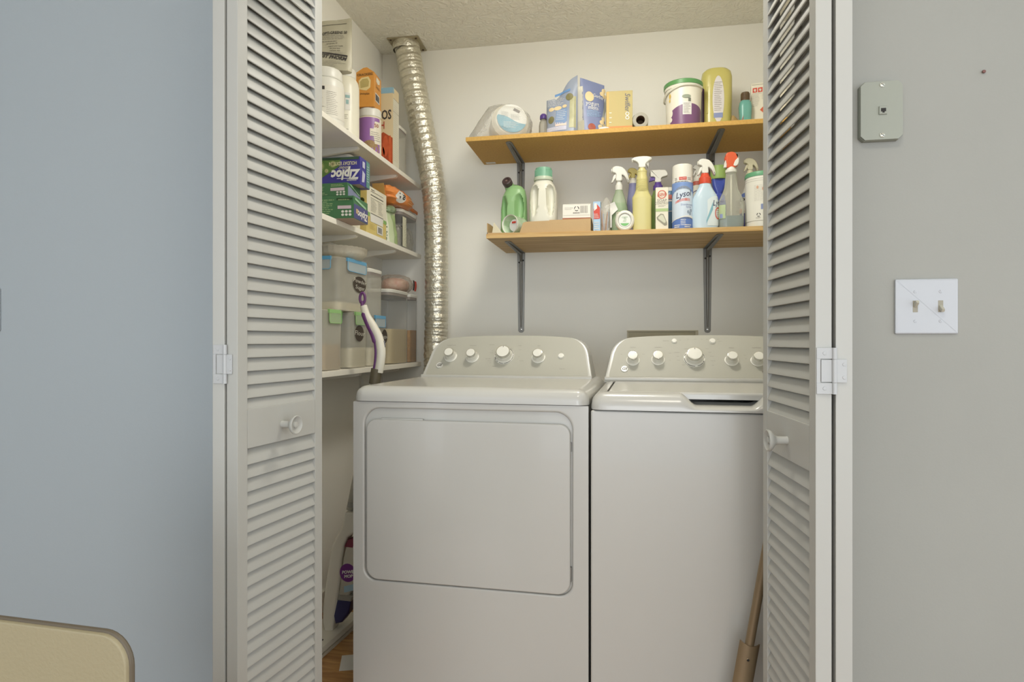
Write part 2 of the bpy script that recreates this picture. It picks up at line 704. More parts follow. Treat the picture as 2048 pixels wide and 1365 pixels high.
def door_leaf(parent, loc, phi, sg, rail_top, rail_bot, knob):
    """one louvred leaf: local x along the leaf from its near edge, front face at y=0, body to y=sg*DT"""
    def b(x0, x1, z0, z1, bev=0.0018):
        ya, yb = sorted((0.0, sg * DT))
        return box(x0, x1, ya, yb, z0, z1, bev, 2)
    leaf = mk('door_leaf', [b(0, SW, DZ0, DZ1), b(DL - SW, DL, DZ0, DZ1)], DOORP, parent, loc, (0, 0, phi))
    mk('rail', b(SW, DL - SW, DZ0, DZ0 + .15), DOORP, leaf)
    mk('rail', b(SW, DL - SW, DZ1 - .09, DZ1), DOORP, leaf)
    mk('rail', b(SW, DL - SW, rail_bot, rail_top), DOORP, leaf)
    pitch = 0.0283
    # slat section: front-lower edge at the front face, back-upper edge at the back face
    L, T = 0.0430, 0.0054
    a = rad(67)
    YC = 0.0014 + L * math.cos(a) / 2 + .0006
    dy, dz = math.cos(a), math.sin(a)
    sec = []
    for (q, w) in ((-.5, .0010), (-.43, .0022), (0, .0027), (.43, .0022), (.5, .0010)):
        sec.append((q * L, w))
    pts = [(YC + q * dy + w * dz, q * dz - w * dy) for q, w in sec] + [(YC + q * dy - w * dz, q * dz + w * dy) for q, w in sec[::-1]]
    bm = bmesh.new()
    A = [bm.verts.new((SW - .001, sg * p, z)) for p, z in pts]
    B = [bm.verts.new((DL - SW + .001, sg * p, z)) for p, z in pts]
    bm.faces.new(A)
    bm.faces.new(B[::-1])
    for i in range(len(pts)):
        j = (i + 1) % len(pts)
        bm.faces.new([A[j], A[i], B[i], B[j]])
    bmesh.ops.recalc_face_normals(bm, faces=bm.faces[:])
    first = None
    for (za, zb) in ((DZ0 + .15, rail_bot), (rail_top, DZ1 - .09)):
        n = int(round((zb - za) / pitch))
        for i in range(n):
            z = za + (zb - za) * (i + 0.5) / n
            if first is None:
                first = mk('slat', bm, DOORP, leaf, (0, 0, z), sharp=50, wn=False)
            else:
                o = bpy.data.objects.new('slat', first.data)
                o.location = (0, 0, z)
                o.parent = leaf
                C.objects.link(o)
    if knob:
        zz = (rail_top + rail_bot) / 2 - .004
        prof = [(0.0085, 0), (0.0080, .006), (0.0080, .018), (0.0105, .024), (0.0185, .030), (0.0215, .035), (0.0215, .038), (0.0195, .039), (0.013, .0345), (0.0075, .0335), (0.0070, .037), (0.004, .0385)]
        k_ = mk('knob', xf(lathe(prof, 28), rot=(rad(90) * sg, 0, 0)), DOORP, leaf, (DL / 2 - .006, 0, zz))
    return leaf


def hinge(parent, xa, xb, y, z0, z1, flip, gapx):
    """surface hinge across the two near edges of a folded pair; xa..xb its outer extent, gapx the gap"""
    HM = mat('painted_hinge', (176, 178, 178), 0.38, var=0.02)
    h = z1 - z0
    t = 0.0022
    # outer leaf: two tabs joined by an edge strip (its middle cut out for the inner leaf)
    if not flip:
        tabs = [box(xa, gapx + .002, y - t, y, z0, z0 + h * .24, .0004, 1), box(xa, gapx + .002, y - t, y, z1 - h * .24, z1, .0004, 1), box(xa, xa + .006, y - t, y, z0 + h * .24, z1 - h * .24)]
        inner = [box(gapx + .002, xb, y - t, y, z0 + h * .25, z1 - h * .25, .0004, 1), box(xa + .0075, gapx - .004, y - t * .8, y, z0 + h * .26, z1 - h * .26, .0004, 1)]
        scr = [(xa + .010, z0 + h * .12), (xa + .010, z1 - h * .12), ((gapx + xb) / 2 + .003, z0 + h * .36), ((gapx + xb) / 2 + .003, z1 - h * .36)]
    else:
        tabs = [box(xa, gapx + .002, y - t, y, z0, z0 + h * .24, .0004, 1), box(xa, gapx + .002, y - t, y, z1 - h * .24, z1, .0004, 1), box(xa, xa + .006, y - t, y, z0 + h * .24, z1 - h * .24)]
        inner = [box(gapx + .003, xb, y - t, y, z0 + h * .25, z1 - h * .25, .0004, 1), box(xa + .0075, gapx - .004, y - t * .8, y, z0 + h * .26, z1 - h * .26, .0004, 1)]
        scr = [(xa + .013, z0 + h * .12), (xa + .013, z1 - h * .12), (gapx + .016, z0 + h * .36), (gapx + .016, z1 - h * .36)]
    hg = mk('hinge', tabs, HM, parent)
    mk('hinge_leaf', inner, HM, hg)
    r = 0.0042
    for (a, b) in ((z0, z0 + h * .245), (z0 + h * .25, z1 - h * .25), (z1 - h * .245, z1)):
        mk('knuckle', xf(lathe([(r, a), (r, b)], 14), (gapx, y - .002, 0)), HM, hg)
    for (sx, sz) in scr:
        mk('screw', xf(lathe([(.0034, 0), (.0030, .0011), (.0008, .0013)], 12), (sx, y - t + .0003, sz), (rad(90), 0, 0)), HM, hg)
    return hg


YN = 1.170
d1 = thing('door_1', 'folded white louvred bifold door at the blue-grey wall beside the pantry shelves', 'door', (0, 0, 0), kind='structure')
a2 = rad(7.0)
door_leaf(d1, (U(475, YN), YN, 0), rad(90) - a2, 1, CAMZ - .143, CAMZ - .226, True)
door_leaf(d1, (U(424, YN), YN + .001, 0), rad(90), -1, CAMZ - .143, CAMZ - .226, False)
hinge(d1, U(427, YN), U(464.5, YN), YN + .001, Zp(768, -.8, YN), Zp(690, -.8, YN), False, U(450.5, YN))
d2 = thing('door_2', 'folded white louvred bifold door beside the wall with the switches', 'door', (0, 0, 0), kind='structure')
door_leaf(d2, (U(1631, YN), YN, 0), rad(90) + rad(5.0), -1, CAMZ - .150, CAMZ - .233, True)
door_leaf(d2, (U(1706, YN), YN + .001, 0), rad(90), 1, CAMZ - .150, CAMZ - .233, False)
hinge(d2, U(1632.5, YN), U(1693, YN), YN - .0005, Zp(789, .37, YN), Zp(696, .37, YN), True, U(1668, YN))

# ------------------------------------------------------------------ wall plates
plate_y = YF
x0, x1 = U(1788, YF), U(1914, YF)
zt, zb = Zp(558.5, (x0 + x1) / 2, YF), Zp(668.5, (x0 + x1) / 2, YF)
cx = (x0 + x1) / 2
sw = thing('light_switch', 'white double light switch plate with two cream toggles on the off-white wall', 'switch', (cx, YF, (zt + zb) / 2))
hw, hh = (x1 - x0) / 2, (zt - zb) / 2
mk('plate', prism(rrect(-hw, hw, -hh, hh, .003), -.0060, 0, .0032, 3), mat('switch_plate', (182, 185, 189), 0.3, var=0.01), sw, flat=True)
TOG = mat('cream_toggle', (176, 172, 156), 0.35)
for i, (u, up) in enumerate(((1828, 1), (1878.5, -1))):
    xx = U(u, YF) - cx
    tw, th_ = .0050, .0122
    t_ = mk('switch_frame', [box(xx - tw, xx + tw, -.0064, -.004, -th_, th_, .0006, 1)], mat('toggle_slot', (150, 145, 128), 0.5), sw)
    mk('toggle', xf(loft([(0, .0036, .0048, 5), (.012, .0033, .0040, 5), (.0150, .0028, .0030, 4)], 16), (xx, -.004, up * .0015), (rad(90) + up * rad(-32), 0, 0)), TOG, sw)
    for dz in (.0302, -.0302):
        mk('screw', [xf(lathe([(.0034, 0), (.0031, .0010), (.001, .0013)], 14), (xx, -.0058, dz), (rad(90), 0, 0)), xf(box(-.0030, .0030, -.0074, -.0070, -.0004, .0004), (xx, 0, dz), (0, rad(40 + 30 * i), 0))], mat('switch_plate', (236, 238, 240)), sw)

x0, x1 = U(1719, YF - .012), U(1805, YF - .012)
cx = (x0 + x1) / 2
zt, zb = Zp(163.5, cx, YF - .012), Zp(281, cx, YF - .012)
hw, hh = (x1 - x0) / 2, (zt - zb) / 2
ph = thing('phone_jack', 'grey-green phone wall plate with cut corners and one small socket', 'phone jack', (cx, YF, (zt + zb) / 2))
PHM = mat('phone_plate', (150, 153, 141), 0.4, var=0.03)
c_ = .0085


def octa(hw, hh, c):
    return [(-hw + c, -hh), (hw - c, -hh), (hw, -hh + c), (hw, hh - c), (hw - c, hh), (-hw + c, hh), (-hw, hh - c), (-hw, -hh + c)]


mk('backbox', prism(octa(hw, hh, c_), -.0120, 0, .0008, 1), mat('phone_backbox', (138, 141, 129), 0.45), ph)
mk('plate', prism(octa(hw - .0006, hh - .0006, c_), -.0165, -.0126, .0012, 2), PHM, ph)
sq = mk('jack', prism([(-.0078, -.0085), (.0075, -.0085), (.0075, .0085), (-.0078, .0085)], -.0195, -.0162, .0008, 1), PHM, ph, (.002, 0, -.0005))
mk('socket', [box(-.0045, .0050, -.0198, -.0190, -.0030, .0040), box(-.0018, .0025, -.0198, -.0190, -.0055, -.0030)], DARKGAP, sq)
for dz in (hh - .0085, -hh + .0095):
    s_ = mk('screw', xf(lathe([(.0050, 0), (.0048, .0016), (.0030, .0026), (.0008, .0029)], 16), (.0008, -.0162, dz), (rad(90), 0, 0)), mat('screw_metal', (200, 200, 188), 0.3, metal=.6), ph)
    mk('slot', box(-.0040, .0040, -.0004, .0004, -.0004, .0004), DARKGAP, s_, (.0008, -.0190, dz), (0, rad(35), 0))

# plate at the picture's edge on the daylight-tinted wall
xx = U(2.2, YF)
ol = thing('outlet_plate', 'white wall plate at the far end of the blue-grey wall', 'outlet', (xx - .035, YF, Zp(620, xx, YF)))
mk('plate', prism(rrect(-.035, .035, -.0585, .0585, .004), -.0055, 0, .003, 2), mat('switch_plate', (236, 238, 240)), ol)
for dz in (.0195, -.0195):
    r_ = mk('receptacle', prism(rrect(-.0165, .0165, dz - .0135, dz + .0135, .008), -.0068, -.004, .0006, 1), mat('switch_plate', (236, 238, 240)), ol)
    mk('slots', [box(-.0075, -.0055, -.0071, -.0066, dz - .003, dz + .005), box(.0055, .0075, -.0071, -.0066, dz - .003, dz + .005)], DARKGAP, r_)
mk('screw', xf(lathe([(.0032, 0), (.0028, .001)], 12), (0, -.0054, 0), (rad(90), 0, 0)), mat('switch_plate', (236, 238, 240)), ol)

# ------------------------------------------------------------------ dryer and washing machine
AW = 0.686
PANEL = mat('console_panel_grey', (172, 170, 158), 0.5, var=0.01)


class App:
    def __init__(self, name, label, cat, x, y, rz):
        self.t = thing(name, label, cat, (x, y, 0), rz)
        self.M = Matrix.Translation((x, y, 0)) @ Matrix.Rotation(rz, 4, 'Z')
        self.I = self.M.inverted()

    def loc(self, u, v, p, n):
        w = hit(u, v, self.M @ Vector(p), self.M.to_3x3() @ Vector(n))
        return self.I @ w


CY0, CZ0, CY1, CZ1 = 0.497, 0.918, 0.602, 1.0715
CL = math.hypot(CY1 - CY0, CZ1 - CZ0)
CUP = Vector((0, (CY1 - CY0) / CL, (CZ1 - CZ0) / CL))
CN = Vector((0, -CUP.z, CUP.y))
CALPHA = math.atan2(-CN.y, CN.z)


def con_pt(x, t, off=0.0):
    return Vector((x, CY0, CZ0)) + CUP * t + CN * off


def console(A, xl, xr):
    w = xr - xl
    pts = [(0, -.012), (.006, .03), (.014, .075), (.022, .118), (.040, .152), (.072, .174), (.120, .1815)]
    top = [(w / 2 - .11, .1868), (w / 2, .1880)]
    half = smooth_path([(a, b, 0) for a, b in pts + top], 4)
    o = [(xl + p.x, p.y) for p in half]
    o = o + [(xr - (x - xl), t) for x, t in o[::-1][1:]]
    cx = (xl + xr) / 2

    def loop(bm, k, off, tt=0.0):
        return [bm.verts.new(con_pt(cx + (x - cx) * (1 - k / (w / 2)), t - (k if t > .02 else 0), off)) for x, t in o]
    bm = bmesh.new()
    L0 = loop(bm, .0075, 0)
    L1 = loop(bm, .0025, -.0018)
    L2 = loop(bm, 0, -.0070)
    L3 = [bm.verts.new((v.co.x, max(.66, v.co.y + .02), v.co.z)) for v in L2]
    bm.faces.new(L0[::-1])
    n = len(o)
    for a, b in ((L0, L1), (L1, L2), (L2, L3)):
        for i in range(n):
            j = (i + 1) % n
            bm.faces.new([a[i], a[j], b[j], b[i]])
    bm.faces.new(L3)
    bmesh.ops.recalc_face_normals(bm, faces=bm.faces[:])
    con = mk('console', bm, WHITE, A.t)
    # grey inset face
    ins = [(cx + (x - cx) * .952, .010 + max(t, 0) * .925) for x, t in o if t > 0.0]
    ins = [(cx + (xl + .004 - cx) * .952, .010)] + ins + [(cx + (xr - .004 - cx) * .952, .010)]
    bm = bmesh.new()
    a = [bm.verts.new(con_pt(x, t, -.001)) for x, t in ins]
    b = [bm.verts.new(con_pt(x, t, .0010)) for x, t in ins]
    bm.faces.new(b)
    for i in range(len(ins)):
        j = (i + 1) % len(ins)
        bm.faces.new([a[i], a[j], b[j], b[i]])
    bmesh.ops.recalc_face_normals(bm, faces=bm.faces[:])
    face = mk('console_face', bm, PANEL, con)
    # fillet lip where the console meets the top
    mk('console_foot', [xf(tube([(xl + .004, CY0 - .004, CZ0 + .001), (xr - .004, CY0 - .004, CZ0 + .001)], .008, 10, .6))], WHITE, con)
    return con


def con_knob(A, u, v, r, big=False):
    h = .033
    p = A.loc(u, v, con_pt(0, 0, h), CN) - CN * h
    prof = [(r * 1.34, 0), (r * 1.34, .0035), (r * 1.20, .0042), (r * 1.10, .0075), (r * 1.05, .010), (r * 1.02, .024), (r * .98, .0245)]
    k = mk('knob', lathe(prof, 28), WPLAST, A.t, p, (CALPHA, 0, 0))
    mk('knob_ring', lathe([(r * 1.0, .0243), (r * 1.0, .030), (r * .93, .0335), (r * .86, .0338)], 28), CHROME, k, (0, 0, 0))
    mk('knob_face', lathe([(r * .87, .033), (r * .84, .0345), (r * .3, .0352)], 28), WPLAST, k)
    if big:
        rg = []
        for i in range(34):
            a0 = 2 * PI * i / 34
            if rng.random() < .82:
                rg.append(patch(lambda s, t: Vector((t * math.cos(s), t * math.sin(s), .0050)), a0, a0 + 2 * PI / 34 * (.95 if i % 5 else .6), r * 1.22, r * 1.29, 2, 1))
        mk('dial_marks', rg, INK, k)
        mk('pointer', box(-.0012, .0012, r * .62, r * .84, .0350, .0356), GREYINK, k)
    else:
        rg = [patch(lambda s, t: Vector((t * math.cos(s), t * math.sin(s), .0050)), 0.3, 2.6, r * 1.22, r * 1.27, 12, 1)]
        mk('dial_marks', rg, GREYINK, k)
    return p


def con_xt(A, u, v):
    p = A.loc(u, v, con_pt(0, 0, .0015), CN)
    return p.x, (p - Vector((0, CY0, CZ0))).dot(CUP)


CSURF = plane_surf(con_pt(0, 0), (1, 0, 0), CUP, .0016)


def con_text(A, con, items, h=.0052):
    for (u, v, s, k) in items:
        x, t = con_xt(A, u, v)
        mk('lettering', text(CSURF, s, h * k, x, t, xs=.95), GREYINK, con, flat=True)


def emblem(A, con, u, v):
    x, t = con_xt(A, u, v)
    e = mk('emblem', xf(lathe([(.0130, 0), (.0130, .0015), (.0118, .0030), (.0108, .0026)], 26), con_pt(x, t, .001), (CALPHA, 0, 0)), mat('emblem_chrome', (214, 213, 206), .3, metal=.15), A.t, label='small round chrome maker emblem')
    sf = plane_surf(con_pt(x, t), (1, 0, 0), CUP, .0040)
    mk('lettering', text(sf, 'GE', .0150, 0, 0, shear=.3, bold=.02), INK, e, flat=True)


def small_button(A, u, v, r):
    p = A.loc(u, v, con_pt(0, 0, .004), CN) - CN * .003
    mk('button', lathe([(r * 1.12, 0), (r * 1.12, .002), (r * .98, .0026), (r * .95, .0052), (r * .8, .006)], 22), WPLAST, A.t, p, (CALPHA, 0, 0))


def cab_top(x0, x1, y0, y1, z0, z1, r):
    bm = box(x0, x1, y0, y1, z0, z1)
    es = []
    for e in bm.edges:
        a, b = e.verts[0].co, e.verts[1].co
        m_ = (a + b) / 2
        topside = abs(m_.z - z1) < 1e-5 and (abs(m_.y - y0) < 1e-5 or abs(m_.x - x0) < 1e-5 or abs(m_.x - x1) < 1e-5)
        vert = abs(a.z - b.z) > .01 and abs(m_.y - y0) < 1e-5
        if topside or vert:
            es.append(e)
    bmesh.ops.bevel(bm, geom=es, offset=r, segments=7, affect='EDGES', profile=0.5)
    return bm


# ---- dryer
A = App('dryer', 'white front-loading clothes dryer with a large square door, next to the pantry shelves', 'dryer', -0.7828, 1.733, rad(-1.9))
SEAM = CAMZ - .174
TOP = CAMZ - .131
FN = (0, -1, 0)
rx0, rx1 = A.loc(728.5, 1000, (0, 0, 0), FN).x, A.loc(1144.5, 1000, (0, 0, 0), FN).x
rz1 = A.loc(760, 817, (0, 0, 0), FN).z
dx0, dx1 = A.loc(732.5, 1000, (0, -.004, 0), FN).x, A.loc(1140.5, 1000, (0, -.004, 0), FN).x
dz1 = A.loc(780, 840, (0, -.004, 0), FN).z
dz0 = A.loc(900, 1172.5, (0, -.004, 0), FN).z
mk('cabinet', box(0, AW, .0118, .62, .02, SEAM - .0022, .004, 2), WHITE, A.t)


def holed(x0, x1, z0, z1, hole_fn, depth):
    """front panel with a soft-edged opening; hole_fn(grow) gives the outline"""
    bm = bmesh.new()
    out = [bm.verts.new((x, 0, z)) for x, z in rrect(x0, x1, z0, z1, .003, 3)]
    steps = [(.0055, 0), (.0030, .0006), (.0012, .0022), (0, .0050), (0, depth)]
    loops = [[bm.verts.new((x, y, z)) for x, z in hole_fn(g)] for g, y in steps]
    es = []
    for lp in (out, loops[0]):
        es += [bm.edges.new((lp[i], lp[(i + 1) % len(lp)])) for i in range(len(lp))]
    bmesh.ops.triangle_fill(bm, use_beauty=True, edges=es, normal=(0, -1, 0))
    for a, b in zip(loops[:-1], loops[1:]):
        for i in range(len(a)):
            j = (i + 1) % len(a)
            bm.faces.new([a[i], a[j], b[j], b[i]])
    back = [bm.verts.new((v.co.x, depth, v.co.z)) for v in out]
    for i in range(len(out)):
        j = (i + 1) % len(out)
        bm.faces.new([out[j], out[i], back[i], back[j]])
    bmesh.ops.recalc_face_normals(bm, faces=bm.faces[:])
    return bm


hole = lambda g: rrect(rx0 - g, rx1 + g, dz0 - .0035 - g, rz1 + g, [.036, .036, .048, .048], 8)
mk('front_panel', holed(0, AW, .02, SEAM - .0022, hole, .0125), WHITE, A.t)
dr = mk('door', prism(rrect(dx0, dx1, dz0, dz1, [.036, .036, .030, .030], 8), -.0045, .0105, .0040, 3), WHITE, A.t)
hx0, hx1 = A.loc(761, 840, (0, 0, 0), FN).x, A.loc(846, 840, (0, 0, 0), FN).x
mk('handle', prism([(hx0 + .004, dz1 - .004), (hx1 - .003, dz1 - .004), (hx1, dz1 + .0035), (hx0, dz1 + .0035)], .0015, .0100, .0012, 2), WHITE, dr)
for q0, q1 in ((dz1 - .075, dz1 - .050), (dz0 + .035, dz0 + .075)):
    mk('hinge_cover', box(dx1 - .0010, dx1 + .0022, .002, .0115, q0, q1), STEELG, A.t)
mk('top', cab_top(-.001, AW + .001, -.008, .655, SEAM, TOP, .033), WHITE, A.t)
for x in (.05, .636):
    for y in (.06, .57):
        mk('foot', lathe([(.022, 0), (.022, .010), (.010, .012), (.010, .022)], 12), DARKGAP, A.t, (x, y, 0))
con = console(A, .024, .657)
for (u, v) in ((897, 704), (941, 705.5), (1074.5, 706)):
    con_knob(A, u, v, .0185)
con_knob(A, 1005.5, 703, .0270, True)
small_button(A, 1122, 712, .0100)
emblem(A, con, 879, 731)
con_text(A, con, [(903, 691, 'Extended Tumble', 1), (946, 691.5, 'Temperature', 1), (984, 690, 'COTTONS', .8), (985, 702, 'Dry', .8), (983, 706, 'Less Dry', .7), (976, 718, 'EASY CARE', .8), (979, 722, 'More Dry', .7), (981, 726, 'Dry', .7), (988, 733, 'Delicates', .7), (1040, 692, 'TIMED', .8), (1040, 700, '80 min', .7), (1038, 714, '50', .7), (1035, 719, '30', .7), (1043, 722, 'Dewrinkle', .7), (1078, 692, 'Signal', 1), (1123, 703, 'Start', .8), (1124, 738, 'sensor dry', .9)])

# ---- washing machine
B = App('washing_machine', 'white top-loading washing machine with a scooped lid handle, to the right of the dryer', 'washing machine', -0.0905, 1.699, rad(-1.6))
SEAMW = CAMZ - .1835
TOPW = CAMZ - .1375
mk('cabinet', box(0, AW, 0, .62, .02, SEAMW - .0022, .005, 3), WHITE, B.t)
for x in (.05, .636):
    for y in (.06, .57):
        mk('foot', lathe([(.022, 0), (.022, .010), (.010, .012), (.010, .022)], 12), DARKGAP, B.t, (x, y, 0))
n0 = B.loc(1360, 800, (0, -.005, 0), FN).x
n1 = AW - n0


def kscoop(x):
    e = .045
    if x <= n0 or x >= n1:
        return 0.0
    q = min((x - n0) / e, (n1 - x) / e, 1.0)
    return q * q * (3 - 2 * q)


bm = bmesh.new()
xs = [0.0, .004, .012, .022, .034, .06, .1] + [n0 + (n1 - n0) * i / 44 for i in range(45)] + [AW - .1, AW - .06, AW - .034, AW - .022, AW - .012, AW - .004, AW]
xs = sorted(set(round(x, 4) for x in xs))
grid = []
for x in xs:
    k = kscoop(x)
    zt_ = TOPW - .031 * k
    # the end corners round off like the rest of the top
    ce = min(x, AW - x)
    dropc = 0.0 if ce > .033 else .033 - math.sqrt(max(0, .033 ** 2 - (.033 - ce) ** 2))
    zt_ -= dropc * .85
    yb = dropc * .9
    za = SEAMW + .004
    pr = [(-.008 + yb, SEAMW), (-.008 + yb, za)]
    for j in range(1, 9):
        a = .5 * PI * j / 8
        pr.append((-.008 + yb + .034 * (1 - math.cos(a)), za + (zt_ - za) * math.sin(a)))
    inner = zt_ - .002 * k
    pr += [(.034, zt_), (.040, zt_ - .004 * k), (.075, zt_ + .004 * k - .012 * (1 - k)), (.075, SEAMW)]
    grid.append([bm.verts.new((x, y_, z_)) for y_, z_ in pr])
for a, b in zip(grid[:-1], grid[1:]):
    for i in range(len(a) - 1):
        bm.faces.new([a[i], b[i], b[i + 1], a[i + 1]])
bmesh.ops.recalc_face_normals(bm, faces=bm.faces[:])
top_parts = [bm]
for (xa, xb) in ((0, .040), (AW - .040, AW)):
    b2 = box(xa, xb, .036, .655, SEAMW, TOPW)
    outer = 0 if xa == 0 else AW
    es = [e for e in b2.edges if all(abs(v.co.x - outer) < 1e-5 and abs(v.co.z - TOPW) < 1e-5 for v in e.verts)]
    bmesh.ops.bevel(b2, geom=es, offset=.032, segments=7, affect='EDGES', profile=.5)
    top_parts.append(b2)
top_parts.append(box(.040, AW - .040, .44, .655, SEAMW, TOPW, .003))
mk('top', top_parts, WHITE, B.t)
lid = mk('lid', cab_top(.0428, AW - .0428, .0365, .437, TOPW - .017, TOPW + .0015, .0075), WHITE, B.t)
mk('lid_hinge', [box(.040, .046, .405, .440, TOPW, TOPW + .004, .001, 1)], STEELG, B.t)
conb = console(B, .004, .670)
for (u, v) in ((1265.7, 711), (1316.5, 710), (1465.4, 711), (1518, 712)):
    con_knob(B, u, v, .0172)
con_knob(B, 1390, 707.5, .0265, True)
small_button(B, 1348.5, 682, .0085)
small_button(B, 1425, 682, .0095)
emblem(B, conb, 1249, 738.5)
con_text(B, conb, [(1266, 695, 'Soil Level', 1), (1316, 695, 'Temperature', 1), (1332, 682, 'Deep Rinse', .9), (1360, 681, 'ON', .8), (1376, 679, 'Fill', .7), (1390, 679, 'Wash', .7), (1404, 679, 'Rinse', .7), (1414, 679, 'Spin', .7), (1436, 679, 'Start', .8), (1440, 683, 'Pause', .8), (1425, 689, 'Hold 3 Sec', .7), (1463, 696, 'Options', 1), (1513, 696, 'Auto Pre-Soak', 1),
                   (1372, 698, 'Normal', .7), (1354, 705, 'Heavy Duty', .75), (1356, 713, 'Bulky', .75), (1357, 721, 'Whites', .75), (1367, 730, 'Casuals', .7), (1414, 698, 'Colors', .7), (1420, 705, 'Speed', .75), (1424, 713, 'Delicates', .75), (1426, 722, 'Drain Spin', .75), (1426, 731, 'Soak', .75), (1243, 709, 'Light', .7), (1287, 709, 'Heavy', .7), (1340, 707, 'Cold', .7), (1340, 721, 'Hot', .7), (1490, 711, 'Rinse', .7), (1492, 718, 'Stain', .7)])
x, t = con_xt(B, 1529, 744.5)
mk('badge', oval(CSURF, x, t, .0075, .0060, 18, 2), GREYINK, conb, flat=True)

# ---- utility box in the wall behind the washing machine
x0, x1 = U(1254, YB), U(1396, YB)
zt = Zp(661, (x0 + x1) / 2, YB)
w_ = thing('outlet_box', 'shallow grey-green utility box in the wall behind the washing machine', 'utility box', ((x0 + x1) / 2, YB, zt - .10))
hw = (x1 - x0) / 2
OBM = mat('utility_box_paint', (176, 168, 140), 0.6, var=0.04)
mk('back_panel', box(-hw + .004, hw - .004, -.003, 0, -.10, .094), OBM, w_)
mk('rim', [box(-hw, hw, -.010, 0, .094, .100, .001, 1), box(-hw, -hw + .006, -.010, 0, -.10, .094), box(hw - .012, hw, -.010, 0, -.10, .094), box(-hw, hw, -.010, 0, -.106, -.10)], mat('utility_box_rim', (200, 192, 168), 0.6), w_)
for dx in (-.07, .07):
    v_ = mk('tap', [xf(lathe([(.010, 0), (.010, .02), (.007, .022), (.007, .036)], 14), (dx, -.003, -.03), (rad(90), 0, 0)), tube([(dx, -.030, -.03), (dx, -.030, -.09)], .008, 10)], STEELG, w_)

# ---- foil exhaust duct up to the ceiling
FOIL = mat('foil', (228, 223, 206), 0.34, metal=0.78, var=0.10, scale=40, bump=1.0, bscale=80)
ctr = [((812.5, 82), 2.80), ((817, 110), 2.80), ((826, 160), 2.80), ((838, 225), 2.80), ((851, 290), 2.80), ((863, 350), 2.80), ((870, 410), 2.80), ((872.5, 480), 2.80), ((873, 560), 2.80), ((873, 640), 2.80), ((871, 720), 2.79)]
pts = []
for (u, v), Y in ctr:
    x = U(u, Y)
    pts.append(Vector((x, Y, min(CEIL - .003, Zp(v, x, Y)))))
pts[0].z = CEIL - .004
pts += [Vector((pts[-1].x + .01, 2.78, .70)), Vector((pts[-1].x + .06, 2.70, .38)), Vector((pts[-1].x + .16, 2.58, .22)), Vector((pts[-1].x + .30, 2.42, .18))]
P = smooth_path(pts, 24)
# resample evenly
acc = [0]
for a, b in zip(P[:-1], P[1:]):
    acc.append(acc[-1] + (b - a).length)
Ltot = acc[-1]
stp = .0042
N = int(Ltot / stp)
Q = []
j = 0
for i in range(N + 1):
    s = Ltot * i / N
    while j < len(acc) - 2 and acc[j + 1] < s:
        j += 1
    k = (s - acc[j]) / max(acc[j + 1] - acc[j], 1e-9)
    Q.append(P[j].lerp(P[j + 1], k))
rr = []
pit = .0345
for i in range(len(Q)):
    s = Ltot * i / N
    f = (s / pit) % 1.0
    base = .0590 - .0055 * min(1, s / .8)
    rr.append(base - .0052 * (abs(f * 2 - 1) ** 5) + .0008 * math.sin(f * 2 * PI) + .0007 * math.sin(i * 1.7))
bm = tube(Q, rr, 48)
r2 = random.Random(3)
for v in bm.verts:
    v.co += Vector((r2.uniform(-1, 1), r2.uniform(-1, 1), r2.uniform(-1, 1))) * .0009
du = thing('exhaust_duct', 'crinkled silver foil exhaust hose bending down from the ceiling beside the pantry shelves', 'duct', (0, 0, 0))
mk('hose', bm, FOIL, du, sharp=70)
c = pts[0]
px, py = c.x, c.y + .012
pl = mk('ceiling_plate', box(-.0745, .0745, -.072, .072, -.0055, 0, .0012, 1), mat('galvanised_plate', (176, 166, 138), 0.5, metal=.45, var=.12, scale=30), du, (px, py, CEIL), (0, 0, rad(2)))
mk('collar', lathe([(.0600, -.040), (.0630, -.034), (.0630, -.016), (.0610, -.005)], 36, False, False), FOIL, du, (c.x, c.y, CEIL), )
for sx in (-.060, .060):
    for sy in (-.058, .058):
        mk('screw', xf(lathe([(.0052, 0), (.0046, -.003), (.001, -.0042)][::-1], 12), (sx, sy, -.0052)), mat('rusty_screw', (80, 62, 44), 0.6, metal=.4), pl)

# ------------------------------------------------------------------ wooden back shelves and their brackets
UZ = CAMZ + .849
LZ = CAMZ + .430
CHIP = mat('chipboard', (214, 172, 94), 0.7, c2=(180, 140, 68), scale=130, bump=.15, bscale=300)
PINE = wood('pine_board', (214, 182, 124), (184, 146, 88), (1.2, 14.0, 14.0), 0.55, scale=3.2)


def shelf(name, label, poly_, z0, z1, m):
    """poly_: x,y outline"""
    t = thing(name, label, 'shelf', (poly_[0][0], poly_[0][1], z0))
    o = Vector((poly_[0][0], poly_[0][1], 0))
    bm = prism([(x - o.x, y - o.y) for x, y in poly_], 0, z1 - z0, .0012, 1)
    M = Matrix(((1, 0, 0, 0), (0, 0, 1, 0), (0, 1, 0, 0), (0, 0, 0, 1)))     # x,y',z' -> x,z',y'
    xf(bm, M=M)
    bmesh.ops.recalc_face_normals(bm, faces=bm.faces[:])
    mk('board', bm, m, t)
    return t


su = shelf('upper_wall_shelf', 'upper brown chipboard shelf across the back wall, on two grey brackets', [(-.653, 2.548), (XR, 2.530), (XR, YB), (-.653, YB)], UZ - .018, UZ, CHIP)
mk('price_sticker', poly(lambda s, t: Vector((s, t, -.0006)), rrect(.015, .060, .312, .338, .002)), PAPERW, su, flat=True)
sl = shelf('lower_wall_shelf', 'lower pine board shelf across the back wall, holding the cleaning bottles', [(-.548, 2.470), (XR, 2.480), (XR, YB), (-.548, YB)], LZ - .0185, LZ, PINE)


